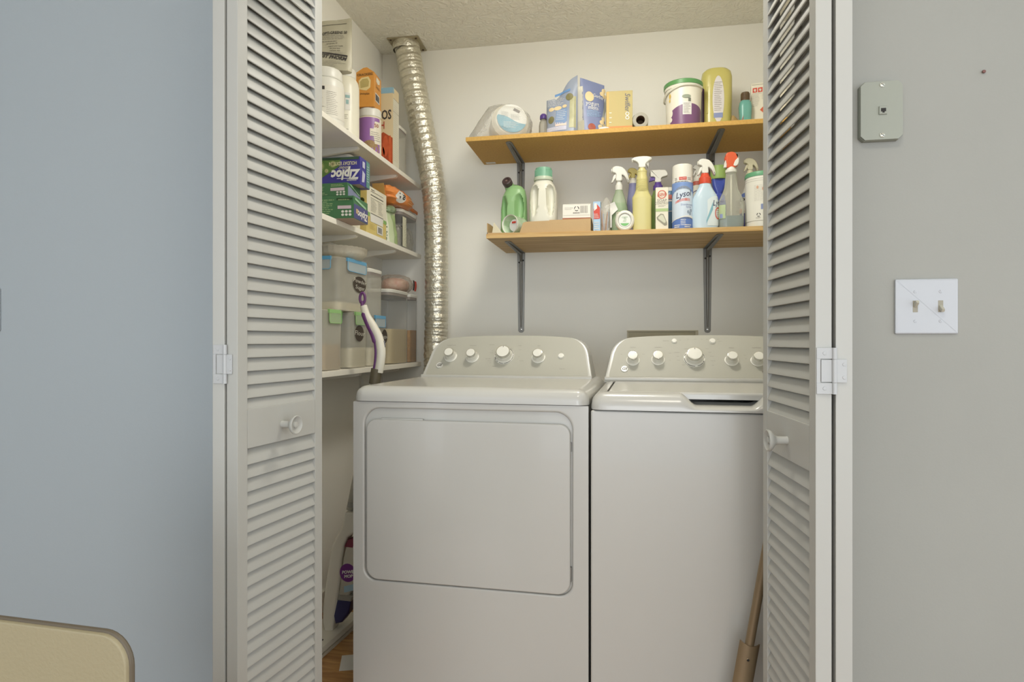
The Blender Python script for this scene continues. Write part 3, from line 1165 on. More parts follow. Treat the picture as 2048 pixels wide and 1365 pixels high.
def bracket(name_label, x, zt, arm, leg, group):
    """pressed steel L bracket: wall leg below zt, arm forward under the shelf"""
    t = thing('shelf_bracket', name_label, 'bracket', (x, YB, zt), 0, group)
    w0, w1 = .0185, .0135
    h = [(-w0, 0), (w0, 0), (w0 * .98, -.05), (w1, -leg + w1 * .6), (w1 * .6, -leg + w1 * .1), (0, -leg), (-w1 * .6, -leg + w1 * .1), (-w1, -leg + w1 * .6), (-w0 * .98, -.05)]
    lg = mk('wall_leg', [prism(h, -.0030, -.0002, .0008, 1)], STEELG, t)
    mk('rib', [xf(tube([(0, -.0035, -.006), (0, -.0060, -.03), (0, -.0055, -leg * .7), (0, -.0025, -leg + .025)], [.0062, .0066, .0060, .0030], 10))], STEELG, lg)
    for (dx, dz) in ((-.0095, -.045), (.0100, -.036), (0, -leg + .014)):
        mk('screw', xf(lathe([(.0042, 0), (.0038, .0016), (.001, .0022)], 12), (dx, -.0028, dz), (rad(90), 0, 0)), DARKGAP if dz > -.1 else CHROME, lg)
    ha = [(-w0, 0), (w0, 0), (w0, arm * .1), (w1, arm - .012), (w1 * .5, arm), (-w1 * .5, arm), (-w1, arm - .012), (-w0, arm * .1)]
    bm = prism(ha, -.0030, -.0002, .0008, 1)
    xf(bm, M=Matrix(((1, 0, 0, 0), (0, 0, -1, 0), (0, 1, 0, 0), (0, 0, 0, 1))))
    bmesh.ops.recalc_face_normals(bm, faces=bm.faces[:])
    ar = mk('arm', [bm], STEELG, t)
    mk('rib', [tube([(0, -.004, -.0035), (0, -.03, -.0085), (0, -arm * .7, -.0075), (0, -arm + .02, -.003)], [.0062, .0066, .0060, .0030], 10)], STEELG, ar)
    # the pressed gusset that braces the corner
    mk('gusset', prism([(-.0, -.004), (-.0, -.050), (-.004, -.050), (-.050, -.004)], -.004, .004, .001, 1), STEELG, t, rot=(0, 0, rad(90)))
    return t


bg_ = 'grey steel shelf brackets on the back wall'
bracket('grey steel bracket under the lower pine shelf, between dryer console and green jug', U(1042.5, YB), LZ - .0185, .355, .372, bg_)
bracket('grey steel bracket under the lower pine shelf, above the washing machine console', U(1415, YB), LZ - .0185, .385, .375, bg_)
bracket('grey steel bracket under the upper chipboard shelf, behind the green jug', U(1042, YB), UZ - .018, .325, .30, bg_)
bracket('grey steel bracket under the upper chipboard shelf, behind the red and white spray triggers', U(1421, YB), UZ - .018, .335, .30, bg_)

# ------------------------------------------------------------------ white pantry shelves on the side wall
XS = -0.962
TZ, MZ, BZ = CAMZ + .745, CAMZ + .414, CAMZ - .100
SHW = mat('shelf_paint', (238, 234, 222), 0.45, var=0.015)
for (z, lab) in ((TZ, 'top white pantry shelf, holding the tall cereal box and white jars'), (MZ, 'middle white pantry shelf, holding the bag boxes and orange bag'), (BZ, 'bottom white pantry shelf, holding the flour and rice containers')):
    t = thing('pantry_shelf', lab, 'shelf', (XL, YF2 + .02, z), 0, 'white pantry shelves on the side wall')
    mk('board', box(0, XS - XL, 0, YB - YF2 - .02, -.0195, 0, .0018, 2), SHW, t)


def white_bracket(y, z, label):
    t = thing('pantry_bracket', label, 'bracket', (XL, y, z - .0195), 0, 'white pantry shelf brackets')
    arm = .178
    mk('arm', [prism([(0, 0), (arm, 0), (arm + .004, -.004), (arm, -.010), (arm - .012, -.014), (.02, -.030), (0, -.034)], -.0085, .0085, .0016, 2)], SHW, t)
    mk('wall_leg', [prism([(0, 0), (.004, 0), (.004, -.20), (.003, -.214), (0, -.214)], -.0110, .0110, .0010, 1), prism([(.004, -.03), (.022, -.03), (.012, -.12), (.004, -.17)], -.002, .002, .0006, 1)], SHW, t)


for (y, z, l) in ((2.216, TZ, 'white bracket under the top pantry shelf, at the near end'), (2.62, TZ, 'white bracket under the top pantry shelf, at the far end by the duct'),
                  (2.20, MZ, 'white bracket under the middle pantry shelf, above the paper filters'), (2.60, MZ, 'white bracket under the middle pantry shelf, at the far end by the duct'),
                  (2.235, BZ, 'white bracket under the bottom pantry shelf, behind the mop handle'), (2.64, BZ, 'white bracket under the bottom pantry shelf, at the far end by the duct')):
    white_bracket(y, z, l)


# ------------------------------------------------------------------ goods: shared builders
def mm(px, u, Y):
    """size in metres of px picture pixels at column u, depth Y"""
    return px * zc(U(u, Y), Y) / FPX


def put(name, label, cat, u, Y, z, rz=0.0, group=None):
    return thing(name, label, cat, (U(u, Y), Y, z), rz, group)


def cap_lathe(r, z0, z1, taper=.96, ribs=0):
    return lathe([(r, z0), (r, z0 + (z1 - z0) * .12), (r * taper, z1 - (z1 - z0) * .12), (r * taper * .9, z1)], 28)


def carton(name, label, cat, loc, rz, wx, wy, h, m, group=None):
    """closed card box; local origin at the middle of its base. Returns thing, box part"""
    t = thing(name, label, cat, loc, rz, group)
    b = mk('carton', box(-wx / 2, wx / 2, -wy / 2, wy / 2, 0, h, .0012, 2), m, t)
    mk('flap_edge', [box(-wx / 2 + .002, wx / 2 - .002, -wy / 2 - .0004, -wy / 2 + .001, h - .0012, h + .0005), box(wx / 2 - .001, wx / 2 + .0004, -wy / 2 + .002, wy / 2 - .002, h - .0012, h + .0005)], m, b)
    return t, b


# spray trigger heads, built in the x-z plane: nozzle towards -x, base at z=0
HEADS = {
    'hood': dict(shell=[(-.020, .040), (-.023, .047), (-.021, .056), (-.012, .061), (.000, .0605), (.012, .056), (.022, .046), (.029, .032), (.033, .016), (.034, .006), (.029, .005), (.024, .016), (.017, .026), (.010, .030), (.010, .012), (-.010, .012), (-.010, .032), (-.014, .038)],
                 lever=[(-.012, .036), (-.004, .034), (-.008, .026), (-.014, .018), (-.020, .008), (-.026, .007), (-.022, .018), (-.019, .028)], thick=.0125),
    'wide': dict(shell=[(-.032, .036), (-.034, .042), (-.026, .048), (.000, .0505), (.024, .0485), (.034, .042), (.033, .037), (.022, .030), (.013, .022), (.011, .010), (-.011, .010), (-.013, .022), (-.020, .031)],
                 lever=[(.013, .028), (.022, .031), (.024, .020), (.020, .008), (.017, .006), (.018, .016)], thick=.0135),
    'block': dict(shell=[(-.030, .034), (-.030, .056), (-.024, .060), (.020, .060), (.032, .055), (.038, .044), (.036, .034), (.020, .030), (.012, .024), (.012, .010), (-.012, .010), (-.012, .026), (-.018, .032)],
                  lever=[(-.030, .034), (-.014, .030), (-.012, .020), (-.020, .018), (-.036, .014), (-.034, .022)], thick=.0130),
    'hook': dict(shell=[(-.018, .030), (-.020, .050), (-.014, .060), (.002, .063), (.014, .058), (.022, .046), (.0240, .030), (.022, .012), (.014, .010), (.012, .006), (-.014, .006), (-.016, .020)],
                 lever=[(-.020, .034), (-.010, .034), (-.010, .012), (-.020, .008), (-.026, .010)], thick=.0125),
}


def trigger(t, z, kind, k, shell_m, lever_m, collar_m, collar_r, collar_h, mirror=False, noz_m=None):
    H = HEADS[kind]
    sg = -1 if mirror else 1
    h = mk('spray_head', xf(prism(smooth_poly(H['shell']), -H['thick'], H['thick'], .0042, 3), sc=(k * sg, k, k), loc=(0, 0, z + collar_h)), shell_m, t)
    mk('trigger_lever', xf(prism(smooth_poly(H['lever']), -.0065, .0065, .0022, 2), sc=(k * sg, k, k), loc=(0, 0, z + collar_h)), lever_m, h)
    xs = min(p[0] for p in H['shell'])
    zs = [p[1] for p in H['shell'] if p[0] < xs + .004]
    zm = sum(zs) / len(zs)
    mk('nozzle', xf(lathe([(.0075 * k, 0), (.0075 * k, .005 * k), (.004 * k, .0062 * k)], 16), (sg * (xs + .003) * k, 0, z + collar_h + zm * k), (0, rad(-90) * sg, 0)), noz_m or shell_m, h)
    mk('collar', lathe([(collar_r, z - .002), (collar_r * 1.03, z + collar_h * .3), (collar_r, z + collar_h * .85), (collar_r * .8, z + collar_h), (collar_r * .55, z + collar_h + .014 * k)], 28), collar_m, h)
    return h


def smooth_poly(p, k=3):
    n = len(p)
    P = [Vector((a, b, 0)) for a, b in p]
    out = []
    for i in range(n):
        p0, p1, p2, p3 = P[i - 1], P[i], P[(i + 1) % n], P[(i + 2) % n]
        for j in range(k):
            t = j / k
            q = 0.5 * ((2 * p1) + (p2 - p0) * t + (2 * p0 - 5 * p1 + 4 * p2 - p3) * t * t + (3 * p1 - p0 - 3 * p2 + p3) * t ** 3)
            out.append((q.x, q.y))
    return out


def pouch_surface(w, top, d0, seed=1, wr=.0025, gus=.25):
    """stand-up bag: returns mesh builder and front surface. s across, t up; top(s) is the height"""
    r = random.Random(seed)
    ph = [r.uniform(0, 6.3) for _ in range(6)]

    def depth(s, t):
        H = top(s)
        k = min(max(t / H, 0), 1)
        q = max(0.0, 1 - (2 * s / w) ** 2)
        body = d0 * (1 - k) ** .75 * (.35 + .65 * q ** .5) + .0015
        edge = min(1.0, (1 - abs(2 * s / w)) * 9)
        wv = wr * edge * (math.sin(38 * s + 21 * t + ph[0]) * math.sin(17 * t + ph[1]) + .6 * math.sin(75 * s - 40 * t + ph[2]) * math.sin(60 * t + ph[3]))
        return body * (.25 + .75 * edge) + wv * min(1, k * 5)

    def fs(s, t, off=.0008):
        return Vector((s, -depth(s, t) - off, t))

    def build(ns=16, nt=18):
        bm = bmesh.new()
        F, B = [], []
        for i in range(ns + 1):
            s = -w / 2 + w * i / ns
            F.append([])
            B.append([])
            for j in range(nt + 1):
                t = top(s) * j / nt
                d = depth(s, t)
                F[-1].append(bm.verts.new((s, -d, t)))
                B[-1].append(bm.verts.new((s, max(d * .8, .0008), t)))
        for i in range(ns):
            for j in range(nt):
                bm.faces.new([F[i][j], F[i + 1][j], F[i + 1][j + 1], F[i][j + 1]])
                bm.faces.new([B[i][j], B[i][j + 1], B[i + 1][j + 1], B[i + 1][j]])
            bm.faces.new([F[i][0], B[i][0], B[i + 1][0], F[i + 1][0]])
            bm.faces.new([F[i][nt], F[i + 1][nt], B[i + 1][nt], B[i][nt]])
        for j in range(nt):
            bm.faces.new([F[0][j], F[0][j + 1], B[0][j + 1], B[0][j]])
            bm.faces.new([F[ns][j], B[ns][j], B[ns][j + 1], F[ns][j + 1]])
        bmesh.ops.recalc_face_normals(bm, faces=bm.faces[:])
        return bm
    return build, fs


def blob(rx, ry, rz, seed, amp, n=28, m=16, e=2.0, freq=3.0, flat_base=True):
    """crumpled closed shell, flat underneath"""
    r = random.Random(seed)
    W = [(Vector((r.uniform(-1, 1), r.uniform(-1, 1), r.uniform(-1, 1))).normalized() * freq * r.uniform(.7, 2.2), r.uniform(0, 6.3)) for _ in range(9)]
    bm = bmesh.new()
    rows = []
    for j in range(m + 1):
        a = PI * j / m - PI / 2
        row = []
        for i in range(n):
            b = 2 * PI * i / n
            p = Vector((spow(math.cos(a), 2 / e) * spow(math.cos(b), 2 / e), spow(math.cos(a), 2 / e) * spow(math.sin(b), 2 / e), spow(math.sin(a), 2 / e)))
            d = sum(abs(math.sin(w.dot(p) * 1.7 + f)) for w, f in W) / len(W) - .6
            q = Vector((p.x * rx, p.y * ry, p.z * rz)) * (1 + amp * d * 2)
            if flat_base and q.z < -rz * .82:
                q.z = -rz * .82
            q.z += rz * .82
            row.append(q)
        rows.append(row)
    V = [[bm.verts.new(q) for q in row] for row in rows[1:-1]]
    b0, b1 = bm.verts.new(sum(rows[0], Vector()) / n), bm.verts.new(sum(rows[-1], Vector()) / n)
    for a, b in zip(V[:-1], V[1:]):
        for i in range(n):
            bm.faces.new([a[i], a[(i + 1) % n], b[(i + 1) % n], b[i]])
    for i in range(n):
        bm.faces.new([b0, V[0][(i + 1) % n], V[0][i]])
        bm.faces.new([V[-1][i], V[-1][(i + 1) % n], b1])
    bmesh.ops.recalc_face_normals(bm, faces=bm.faces[:])
    return bm


# ------------------------------------------------------------------ upper wall shelf
# 1 pack of foam bowls in a clear bag
Y = 2.665
t = put('bowl_pack', 'clear bag of stacked foam bowls with a round blue and white label', 'pack of bowls', 1016, Y, UZ)
FOAM = mat('foam_bowl', (232, 226, 208), 0.7, var=0.03)
R0 = .076
ax = rad(20)
for i in range(9):
    o_ = .012 * i
    b = xf(lathe([(R0 * .80, 0), (R0 * .86, .002), (R0 * 1.0, .017), (R0 * 1.04, .018), (R0 * 1.04, .020), (R0 * .98, .020), (R0 * .80, .004)], 34, True, True), rot=(rad(-90), 0, 0))
    xf(b, loc=(.0, -.050 + o_, 0))
    mk('bowl', b, FOAM, t, (.004, 0, R0 * 1.04), (rad(-9), 0, ax))
lbl_surf0 = lambda s, tt: Matrix.Rotation(ax, 3, 'Z') @ (Matrix.Rotation(rad(-9), 3, 'X') @ Vector((s, -.0535, tt))) + Vector((.004, 0, R0 * 1.04))
lab = mk('label', oval(lbl_surf0, 0.004, .004, .064, .064, 36, 4), PAPERW, t, label='round white and blue paper label')
ls = lambda s, tt: lbl_surf0(s + .004, tt + .004) + Vector((0, -.0006, 0))
mk('label_band', patch(ls, -.0635, .0635, lambda s: -math.sqrt(max(0, .0638 ** 2 - s * s)), lambda s: max(-math.sqrt(max(0, .0638 ** 2 - s * s)), min(math.sqrt(max(0, .0638 ** 2 - s * s)), -.004 - .35 * s - .004 * math.sin(s * 60))), 26, 3), TEALP, lab, flat=True)
l2 = lambda s, tt: ls(s, tt) + Vector((0, -.0006, 0))
mk('small_print', [small_print(l2, -.036, .03, -.044, -.014, 6, 5, .22)], PAPERW, lab, flat=True)
mk('small_print', [small_print(l2, -.004, .045, -.006, .020, 6, 6, .3), small_print(l2, -.044, -.012, .006, .03, 6, 9, .25)], GREYINK, lab, flat=True)
mk('logo', poly(l2, [(.006, .036), (.032, .024), (.037, .036), (.012, .048)]), DARKPL, lab, flat=True)
BAG = clear('clear_bag', (252, 251, 244), .22, .22, bump=.4, bscale=26)
bagbm = blob(.122, .094, .092, 11, .10, 40, 22, 2.1, 4.0)
for v in bagbm.verts:                                                # the gathered end of the bag
    if v.co.x < -.06:
        k = (-.06 - v.co.x) / .065
        v.co.z *= 1 - .72 * min(1, k)
        v.co.x -= .034 * k
mk('bag', xf(bagbm, (-.022, .012, 0)), BAG, t)

# 2 slim bottle with a violet cap
Y = 2.72
t = put('slim_bottle', 'slim clear bottle with a violet cap, beside the bag of foam bowls', 'bottle', 1087, Y, UZ)
r = mm(9, 1087, Y)
mk('bottle', lathe([(r * .9, 0), (r, .006), (r, .085), (r * .85, .103), (r * .62, .110), (r * .62, .116)], 24), clear('grey_clear', (205, 200, 182), .45, .2), t)
mk('cap', lathe([(r * .80, .114), (r * .82, .122), (r * .78, .130), (r * .5, .1370), (r * .1, .1385)], 24), mat('violet_plastic', (98, 72, 150), .35), t)

# 3 two blue snack pouches and the bottle between them
PB = mat('pouch_blue_grey', (158, 165, 174), .42, c2=(130, 140, 164), scale=16)
PB2 = mat('pouch_blue', (132, 141, 172), .42, c2=(106, 116, 156), scale=14)
POUCHW = mat('pouch_cream', (216, 212, 196), .42, var=.05)
MELT = mat('yogurt_melt', (228, 206, 160), .5, var=.08)
Y = 2.600
w = .135
build, fs = pouch_surface(w, lambda s: .190 + .035 * math.tanh((s - .01) * 40) + .22 * s * (s > -.03) - .0, .034, 4)
t = put('snack_pouch', 'blue-grey snack pouch with a torn slanting top, next to the slim violet-capped bottle', 'pouch', 1124, Y, UZ, rad(-14))
p = mk('bag', build(), PB, t)
mk('panel', [patch(lambda s, q: fs(s, q, .0012), -.018, .030, .040, .105, 6, 6)], mat('panel_blue', (128, 152, 186), .4), p, flat=True)
mk('panel', [patch(lambda s, q: fs(s, q, .0012), -.058, .03, .012, .030, 8, 2)], mat('panel_lilac', (196, 196, 212), .4), p, flat=True)
mk('panel', [patch(lambda s, q: fs(s, q, .0012), -.018, .030, .031, .046, 5, 2)], mat('panel_pink', (226, 204, 192), .5), p, flat=True)
mk('side_panel', [patch(lambda s, q: fs(s, q, .0012), .040, .064, .02, .150, 4, 8)], mat('panel_olive', (186, 184, 146), .45, var=.15, scale=50), p, flat=True)
mks('fruit_picture', [oval(lambda s, q: fs(s, q, .0014), -.012, .110, .017, .009, 16, 2), oval(lambda s, q: fs(s, q, .0014), .018, .114, .010, .007, 14, 2), oval(lambda s, q: fs(s, q, .0014), -.040, .108, .012, .009, 14, 2)], MELT, p, flat=True)
mks('fruit_picture', [oval(lambda s, q: fs(s, q, .0014), .038, .150, .016, .015, 14, 2), oval(lambda s, q: fs(s, q, .0014), -.038, .062, .014, .016, 14, 2)], mat('olive_fruit', (132, 126, 84), .5, var=.2, scale=60), p, flat=True)
mk('small_print', [small_print(lambda s, q: fs(s, q, .0017), -.060, .026, .122, .160, 7, 15, .28), small_print(lambda s, q: fs(s, q, .0020), -.014, .027, .055, .100, 6, 16, .22), small_print(lambda s, q: fs(s, q, .0020), -.05, .02, .016, .026, 2, 17, .3)], PAPERW, p, flat=True)
mk('blue_stripe', [patch(lambda s, q: fs(s, q, .0012), -.030, .040, lambda s: .168 + s * .18, lambda s: .178 + s * .2, 6, 1)], mat('stripe_blue', (108, 148, 196), .4), p, flat=True)

Y = 2.705
t = put('squeeze_bottle', 'small violet and pink squeeze bottle standing between the two blue snack pouches', 'bottle', 1157, Y, UZ)
sec = [(0, .020, .016, 3), (.08, .020, .016, 3), (.11, .016, .013, 2.5), (.14, .0155, .012, 2.4), (.178, .0145, .011, 2.2), (.192, .010, .008, 2)]
mk('bottle', loft(sec, 24), mat('lilac_plastic', (168, 160, 188), .35), t)
sf = loft_surf(sec)
mk('label', patch(sf, -.022, .006, .115, .172, 6, 4), mat('pink_label', (214, 182, 182), .5), t, flat=True)
mk('cap', loft([(.176, .0155, .0125, 2.2), (.194, .0135, .0105, 2.2), (.200, .008, .006, 2)], 22), mat('violet_plastic', (98, 72, 150)), t)

Y = 2.628
w = .108
build, fs = pouch_surface(w, lambda s: .226 - .012 * s / .064, .036, 9)
t = put('snack_pouch', 'bright blue snack pouch with a round baby picture, leaning beside the yellow carton', 'pouch', 1184.5, Y, UZ, rad(26))
p = mk('bag', build(), PB2, t)
S = lambda o: (lambda s, q: fs(s, q, o))
mk('side_panel', [patch(S(.0012), -.064, -.046, .0, .2, 3, 10)], POUCHW, p, flat=True)
mk('side_label', [patch(S(.0016), -.062, -.047, .012, .056, 3, 3)], mat('cream_label', (210, 204, 182), .5), p, flat=True)
mk('picture_disc', oval(S(.0014), -.020, .156, .019, .022, 20, 3), MELT, p, flat=True)
mk('lettering', [text(S(.0017), 'Gerber', .022, .022, .160, rot=rad(-10), xs=.8), text(S(.0017), 'yogurt', .026, -.008, .126, rot=rad(-4), xs=.85), text(S(.0017), 'melts', .024, -.006, .108, rot=rad(-4), xs=.85)], PAPERW, p, flat=True)
mk('small_print', [small_print(S(.0017), -.034, .034, .070, .098, 5, 22, .3)], SKYP, p, flat=True)
mks('melt_picture', [oval(S(.0014), a, b, .011, .010, 14, 2) for a, b in ((.030, .050), (.040, .066), (.022, .030), (.046, .036), (.050, .190), (.040, .176), (.052, .168))], MELT, p, flat=True)
mks('fruit_picture', [oval(S(.0016), -.016, .026, .016, .016, 18, 2)], mat('berry_red', (178, 92, 72), .5, var=.25, scale=70), p, flat=True)
mk('swoosh', [patch(S(.0012), .02, .062, lambda s: .0 + (s - .02) * 2.6, lambda s: .03 + (s - .02) * 3.4, 8, 2)], mat('pouch_pale', (168, 172, 168), .42), p, flat=True)

# 4 yellow-orange carton lying on papers
Y = 2.600
x0, x1 = U(1212, Y), U(1264.5, Y)
zb_ = UZ + .012
h = Zp(184, x0, Y) - zb_
CART = mat('yellow_green_carton', (190, 164, 104), .55, c2=(174, 168, 110), scale=12, stretch=(2.2, .2, .2))
t, b = carton('carton', 'yellow-orange carton printed sideways, standing on papers on the upper shelf', 'box', ((x0 + x1) / 2, Y + .025, zb_), rad(3), x1 - x0, .05, h, CART)
S = front(-.025, .0008)
wx = x1 - x0
mk('orange_strip', [patch(S, -wx / 2, wx / 2, .001, .014, 1, 1)], mat('carton_orange', (206, 134, 62), .5), b, flat=True)
mk('orange_edge', [patch(S, -wx / 2 + .001, -wx / 2 + .010, .014, h - .002, 1, 1)], mat('carton_amber', (218, 168, 84), .5), b, flat=True)
S = front(-.025, .0014)
mk('lettering', [text(S, 'Swiffer', .030, wx / 2 - .021, h * .70, rot=rad(-90), shear=.2, xs=.9)], mat('lettering_slate', (96, 98, 110), .5), b, flat=True)
mks('ring_print', [oval(S, wx / 2 - .021, h * .40, .008, .008, 16, 1, inner=.6), oval(S, wx / 2 - .021, h * .30, .008, .008, 16, 1, inner=.6)], PAPERW, b, flat=True)
mk('small_print', [small_print(S, -wx / 2 + .012, -wx / 2 + .022, .02, h * .5, 3, 4, .2, False)], CREAM, b, flat=True)

# 5 papers under it
t = put('paper_stack', 'thin stack of white and tan papers lying flat under the yellow carton', 'papers', 1262, 2.655, UZ)
xl_, xr_ = U(1200, 2.58) - U(1262, 2.655), U(1326, 2.58) - U(1262, 2.655)
mk('sheet', box(xl_ + .012, xr_ - .03, -.088, .11, .0005, .0050, .0006, 1), mat('tan_paper', (204, 170, 116), .7), t)
mk('sheet', xf(box(xl_ + .016, xr_, -.080, .11, .0052, .0085, .0006, 1), rot=(0, 0, rad(-1.2))), PAPERW, t)
mk('sheet', xf(box(xl_ + .020, xr_ - .006, -.072, .105, .0087, .0113, .0006, 1), rot=(0, 0, rad(1.0))), CREAM, t)
mk('crumpled_edge', [xf(blob(.022, .012, .007, 5, .25, 16, 8), (xl_ + .016, -.082, .004))], PAPERW, t)

# 6 grey roll seen end-on
Y = 2.590
R = mm(15.5, 1280, Y)
t = put('paper_roll', 'grey rolled liner lying end-on with a dark brown core, beside the yellow carton', 'roll', 1281, Y, UZ + .0115)
GR = mat('grey_liner', (168, 164, 150), .6, var=.06)
mk('roll', xf(lathe([(R * .56, 0), (R * .80, 0), (R, .002), (R, .26), (R * .56, .26)], 36, False, False), (0, 0, R), (rad(-90), 0, 0)), GR, t)
mk('core', xf(lathe([(R * .50, .02), (R * .56, .001), (R * .56, .24), (R * .50, .24), (R * .48, .05)], 28, False, True), (0, 0, R), (rad(-90), 0, 0)), mat('brown_core', (96, 74, 54), .8), t)
mk('loose_edge', xf(patch(lambda s, q: Vector((R * 1.0 * math.cos(s) * 1.03, q, R * math.sin(s) * 1.03)), 2.4, 5.2, 0, .26, 12, 2), (0, 0, R)), GR, t)

# 7 small white tub with a green lid behind the pail
Y = 2.775
t = put('small_tub', 'small white tub with a domed green lid, half hidden behind the purple pail', 'tub', 1331, Y, UZ)
r = mm(15, 1331, Y)
mk('tub', lathe([(r * .92, 0), (r, .01), (r, .030)], 26), WPLAST, t)
mk('lid', lathe([(r * 1.04, .028), (r * 1.04, .040), (r * .92, .056), (r * .5, .063), (.001, .064)], 26), mat('sage_green', (112, 142, 104), .45), t)

# 8 white and purple pail with a green lid
Y = 2.640
u = 1366.5
t = put('detergent_pail', 'white and purple pail with a green lid and pale bail handle, on the upper shelf', 'pail', u, Y, UZ)
rb, rt = mm(32.5, u, Y), mm(36.5, u, Y)
h = Zp(163, U(u, Y), Y - rt) - UZ
sec = [(0, rb * .96, rb * .96, 2), (.004, rb, rb, 2), (h - .016, rt * .965, rt * .965, 2), (h - .015, rt, rt, 2), (h, rt * 1.01, rt * 1.01, 2)]
mk('pail', loft(sec, 44), mat('pail_white', (232, 228, 212), .35), t)
mk('lid', lathe([(rt * 1.04, h - .004), (rt * 1.04, h + .011), (rt * 1.0, h + .014), (rt * .94, h + .014), (rt * .92, h + .008), (.001, h + .008)], 44), mat('pail_green', (92, 148, 88), .4), t)
sf = loft_surf(sec)
hp = .092
mk('purple_band', patch(sf, -.062, rt * 1.5, lambda s: .012 - .00 * s, lambda s: hp - .020 * ((s - .02) / .07) ** 2, 26, 8), mat('pail_purple', (122, 84, 122), .35, var=.05), t, flat=False)
sf2 = loft_surf(sec, .0016)
mk('sticker', patch(sf2, -.008, .026, .048, .098, 6, 3), mat('sticker_white', (228, 226, 220), .5), t, flat=True)
sf3 = loft_surf(sec, .0022)
mk('small_print', [small_print(sf3, -.005, .023, .052, .094, 9, 8, .35)], GREYINK, t, flat=True)
mk('dark_square', [patch(sf3, .013, .023, .098, .112, 2, 1)], mat('square_grey', (112, 116, 104), .5), t, flat=True)
mk('green_print', [oval(sf3, .006, .119, .017, .007, 16, 2)], mat('leaf_grey', (150, 158, 140), .5), t, flat=True)
mks('yellow_print', [oval(sf3, -.062, .130, .005, .010, 12, 1), oval(sf3, -.063, .112, .004, .006, 12, 1)], YELLOWP, t, flat=True)
mks('white_print', [oval(sf3, -.058, .060, .010, .016, 12, 2), oval(sf3, -.060, .035, .010, .010, 12, 2)], mat('pail_white', (232, 228, 212)), t, flat=True)
bp = smooth_path([(-rt * 1.05, 0, h - .012), (-rt * 1.12, -.02, h - .030), (-rt * 1.10, -.045, h - .052), (-rt * 1.0, -.066, h - .060)], 6)
bp = smooth_path([(rt * 1.02 * math.cos(a), rt * 1.03 * math.sin(a), h - .010 - .034 * k) for a, k in ((rad(-20), 0), (rad(-60), .02), (rad(-100), .08), (rad(-140), .45), (rad(-165), .8), (rad(-185), 1.15), (rad(-200), 1.1))], 6)
mk('bail_handle', tube(bp, .0052, 10, .6), mat('bail_cream', (218, 216, 200), .4), t)

# 9 translucent yellow jug
Y = 2.720
u = 1432.5
t = put('yellow_jug', 'tall translucent yellow-green jug with a long white label, between pail and teal bottle', 'jug', u, Y, UZ)
hw = mm(29.5, u, Y)
h = Zp(140, U(u, Y), Y) - UZ
YJ = mat('yellow_jug_plastic', (200, 190, 112), .28, c2=(186, 176, 98), scale=5, coat=.2)
sec = [(0, hw * .95, .042, 3.2), (.006, hw, .045, 3.2), (.03, hw * .97, .044, 3), (h * .55, hw, .046, 3.2), (h * .86, hw * 1.0, .046, 3), (h * .94, hw * .93, .042, 2.8), (h * .985, hw * .72, .034, 2.5), (h, hw * .3, .016, 2)]
mk('body', loft(sec, 40), YJ, t)
sf = loft_surf(sec, .001)
mk('label', oval(sf, .002, h * .50, mm(11, u, Y), h * .345, 30, 4), mat('label_lilac_white', (218, 214, 212), .5), t, flat=False)
sf2 = loft_surf(sec, .0018)
mk('small_print', [small_print(sf2, -.014, .018, h * .32, h * .76, 16, 31, .25)], GREYINK, t, flat=True)
mk('blue_print', [patch(sf2, -.016, .019, h * .225, h * .295, 4, 2)], mat('label_blue', (138, 150, 190), .5), t, flat=True)
mk('side_label', patch(sf, -.088, -.054, lambda s: h * (.12 + .04 * (-s - .054) / .03), lambda s: h * (.66 + .06 * math.sin((-s - .050) / .04 * 2.2)), 8, 6), mat('label_dark_purple', (72, 30, 74), .4), t, flat=True, label='dark purple label on the jug side')
mk('grip_rib', [tube([(-hw * .62, -.040, h * .70), (-hw * .66, -.040, h * .30)], .0035, 8)], YJ, t)

# 10 crumpled kraft bag
Y = 2.700
t = put('paper_bag', 'small crumpled tan paper bag between the yellow jug and teal bottle', 'bag', 1467, Y, UZ)
build, fs = pouch_surface(mm(30, 1467, Y), lambda s: .075 - .9 * max(0, s) - 8 * s * s, .022, 21, .004)
p = mk('bag', build(12, 10), mat('kraft', (190, 158, 104), .75, var=.12, scale=40), t)
mk('print', [patch(lambda s, q: fs(s, q, .001), -.012, -.006, .01, .045, 2, 5)], INK, p, flat=True)

# 11 teal bottle with a dark cap
Y = 2.650
u = 1490.5
t = put('teal_bottle', 'teal bottle with a ribbed dark brown cap beside the white carton', 'bottle', u, Y, UZ)
hw = mm(12.5, u, Y)
h = Zp(201, U(u, Y), Y) - UZ
sec = [(0, hw * .90, .019, 2.8), (.004, hw * .94, .020, 2.8), (h * .35, hw * .90, .019, 2.8), (h * .75, hw * 1.02, .022, 2.6), (h * .92, hw * .88, .019, 2.4), (h, hw * .6, .014, 2)]
mk('bottle', loft(sec, 30), mat('teal_plastic', (112, 174, 160), .3, c2=(94, 152, 144), scale=18), t)
rc = hw * .66
mk('cap', lathe([(rc, h - .004), (rc, h + .026), (rc * .9, h + .030), (rc * .3, h + .0305)], 26), mat('brown_cap', (94, 76, 52), .5), t)
mk('cap_ribs', [lathe([(rc * 1.04, z), (rc * 1.07, z + .0012), (rc * 1.04, z + .0024)], 26, False, False) for z in [h + .001 + .0042 * i for i in range(6)]], mat('brown_cap', (94, 76, 52)), t)['kind'] = 'stuff'
sf = loft_surf(sec, .001)
mk('brown_print', [patch(sf, -.022, -.010, lambda s: .004, lambda s: .02 + (s + .022) * 2.6, 4, 4)], mat('print_brown', (142, 104, 88), .5), t, flat=True)

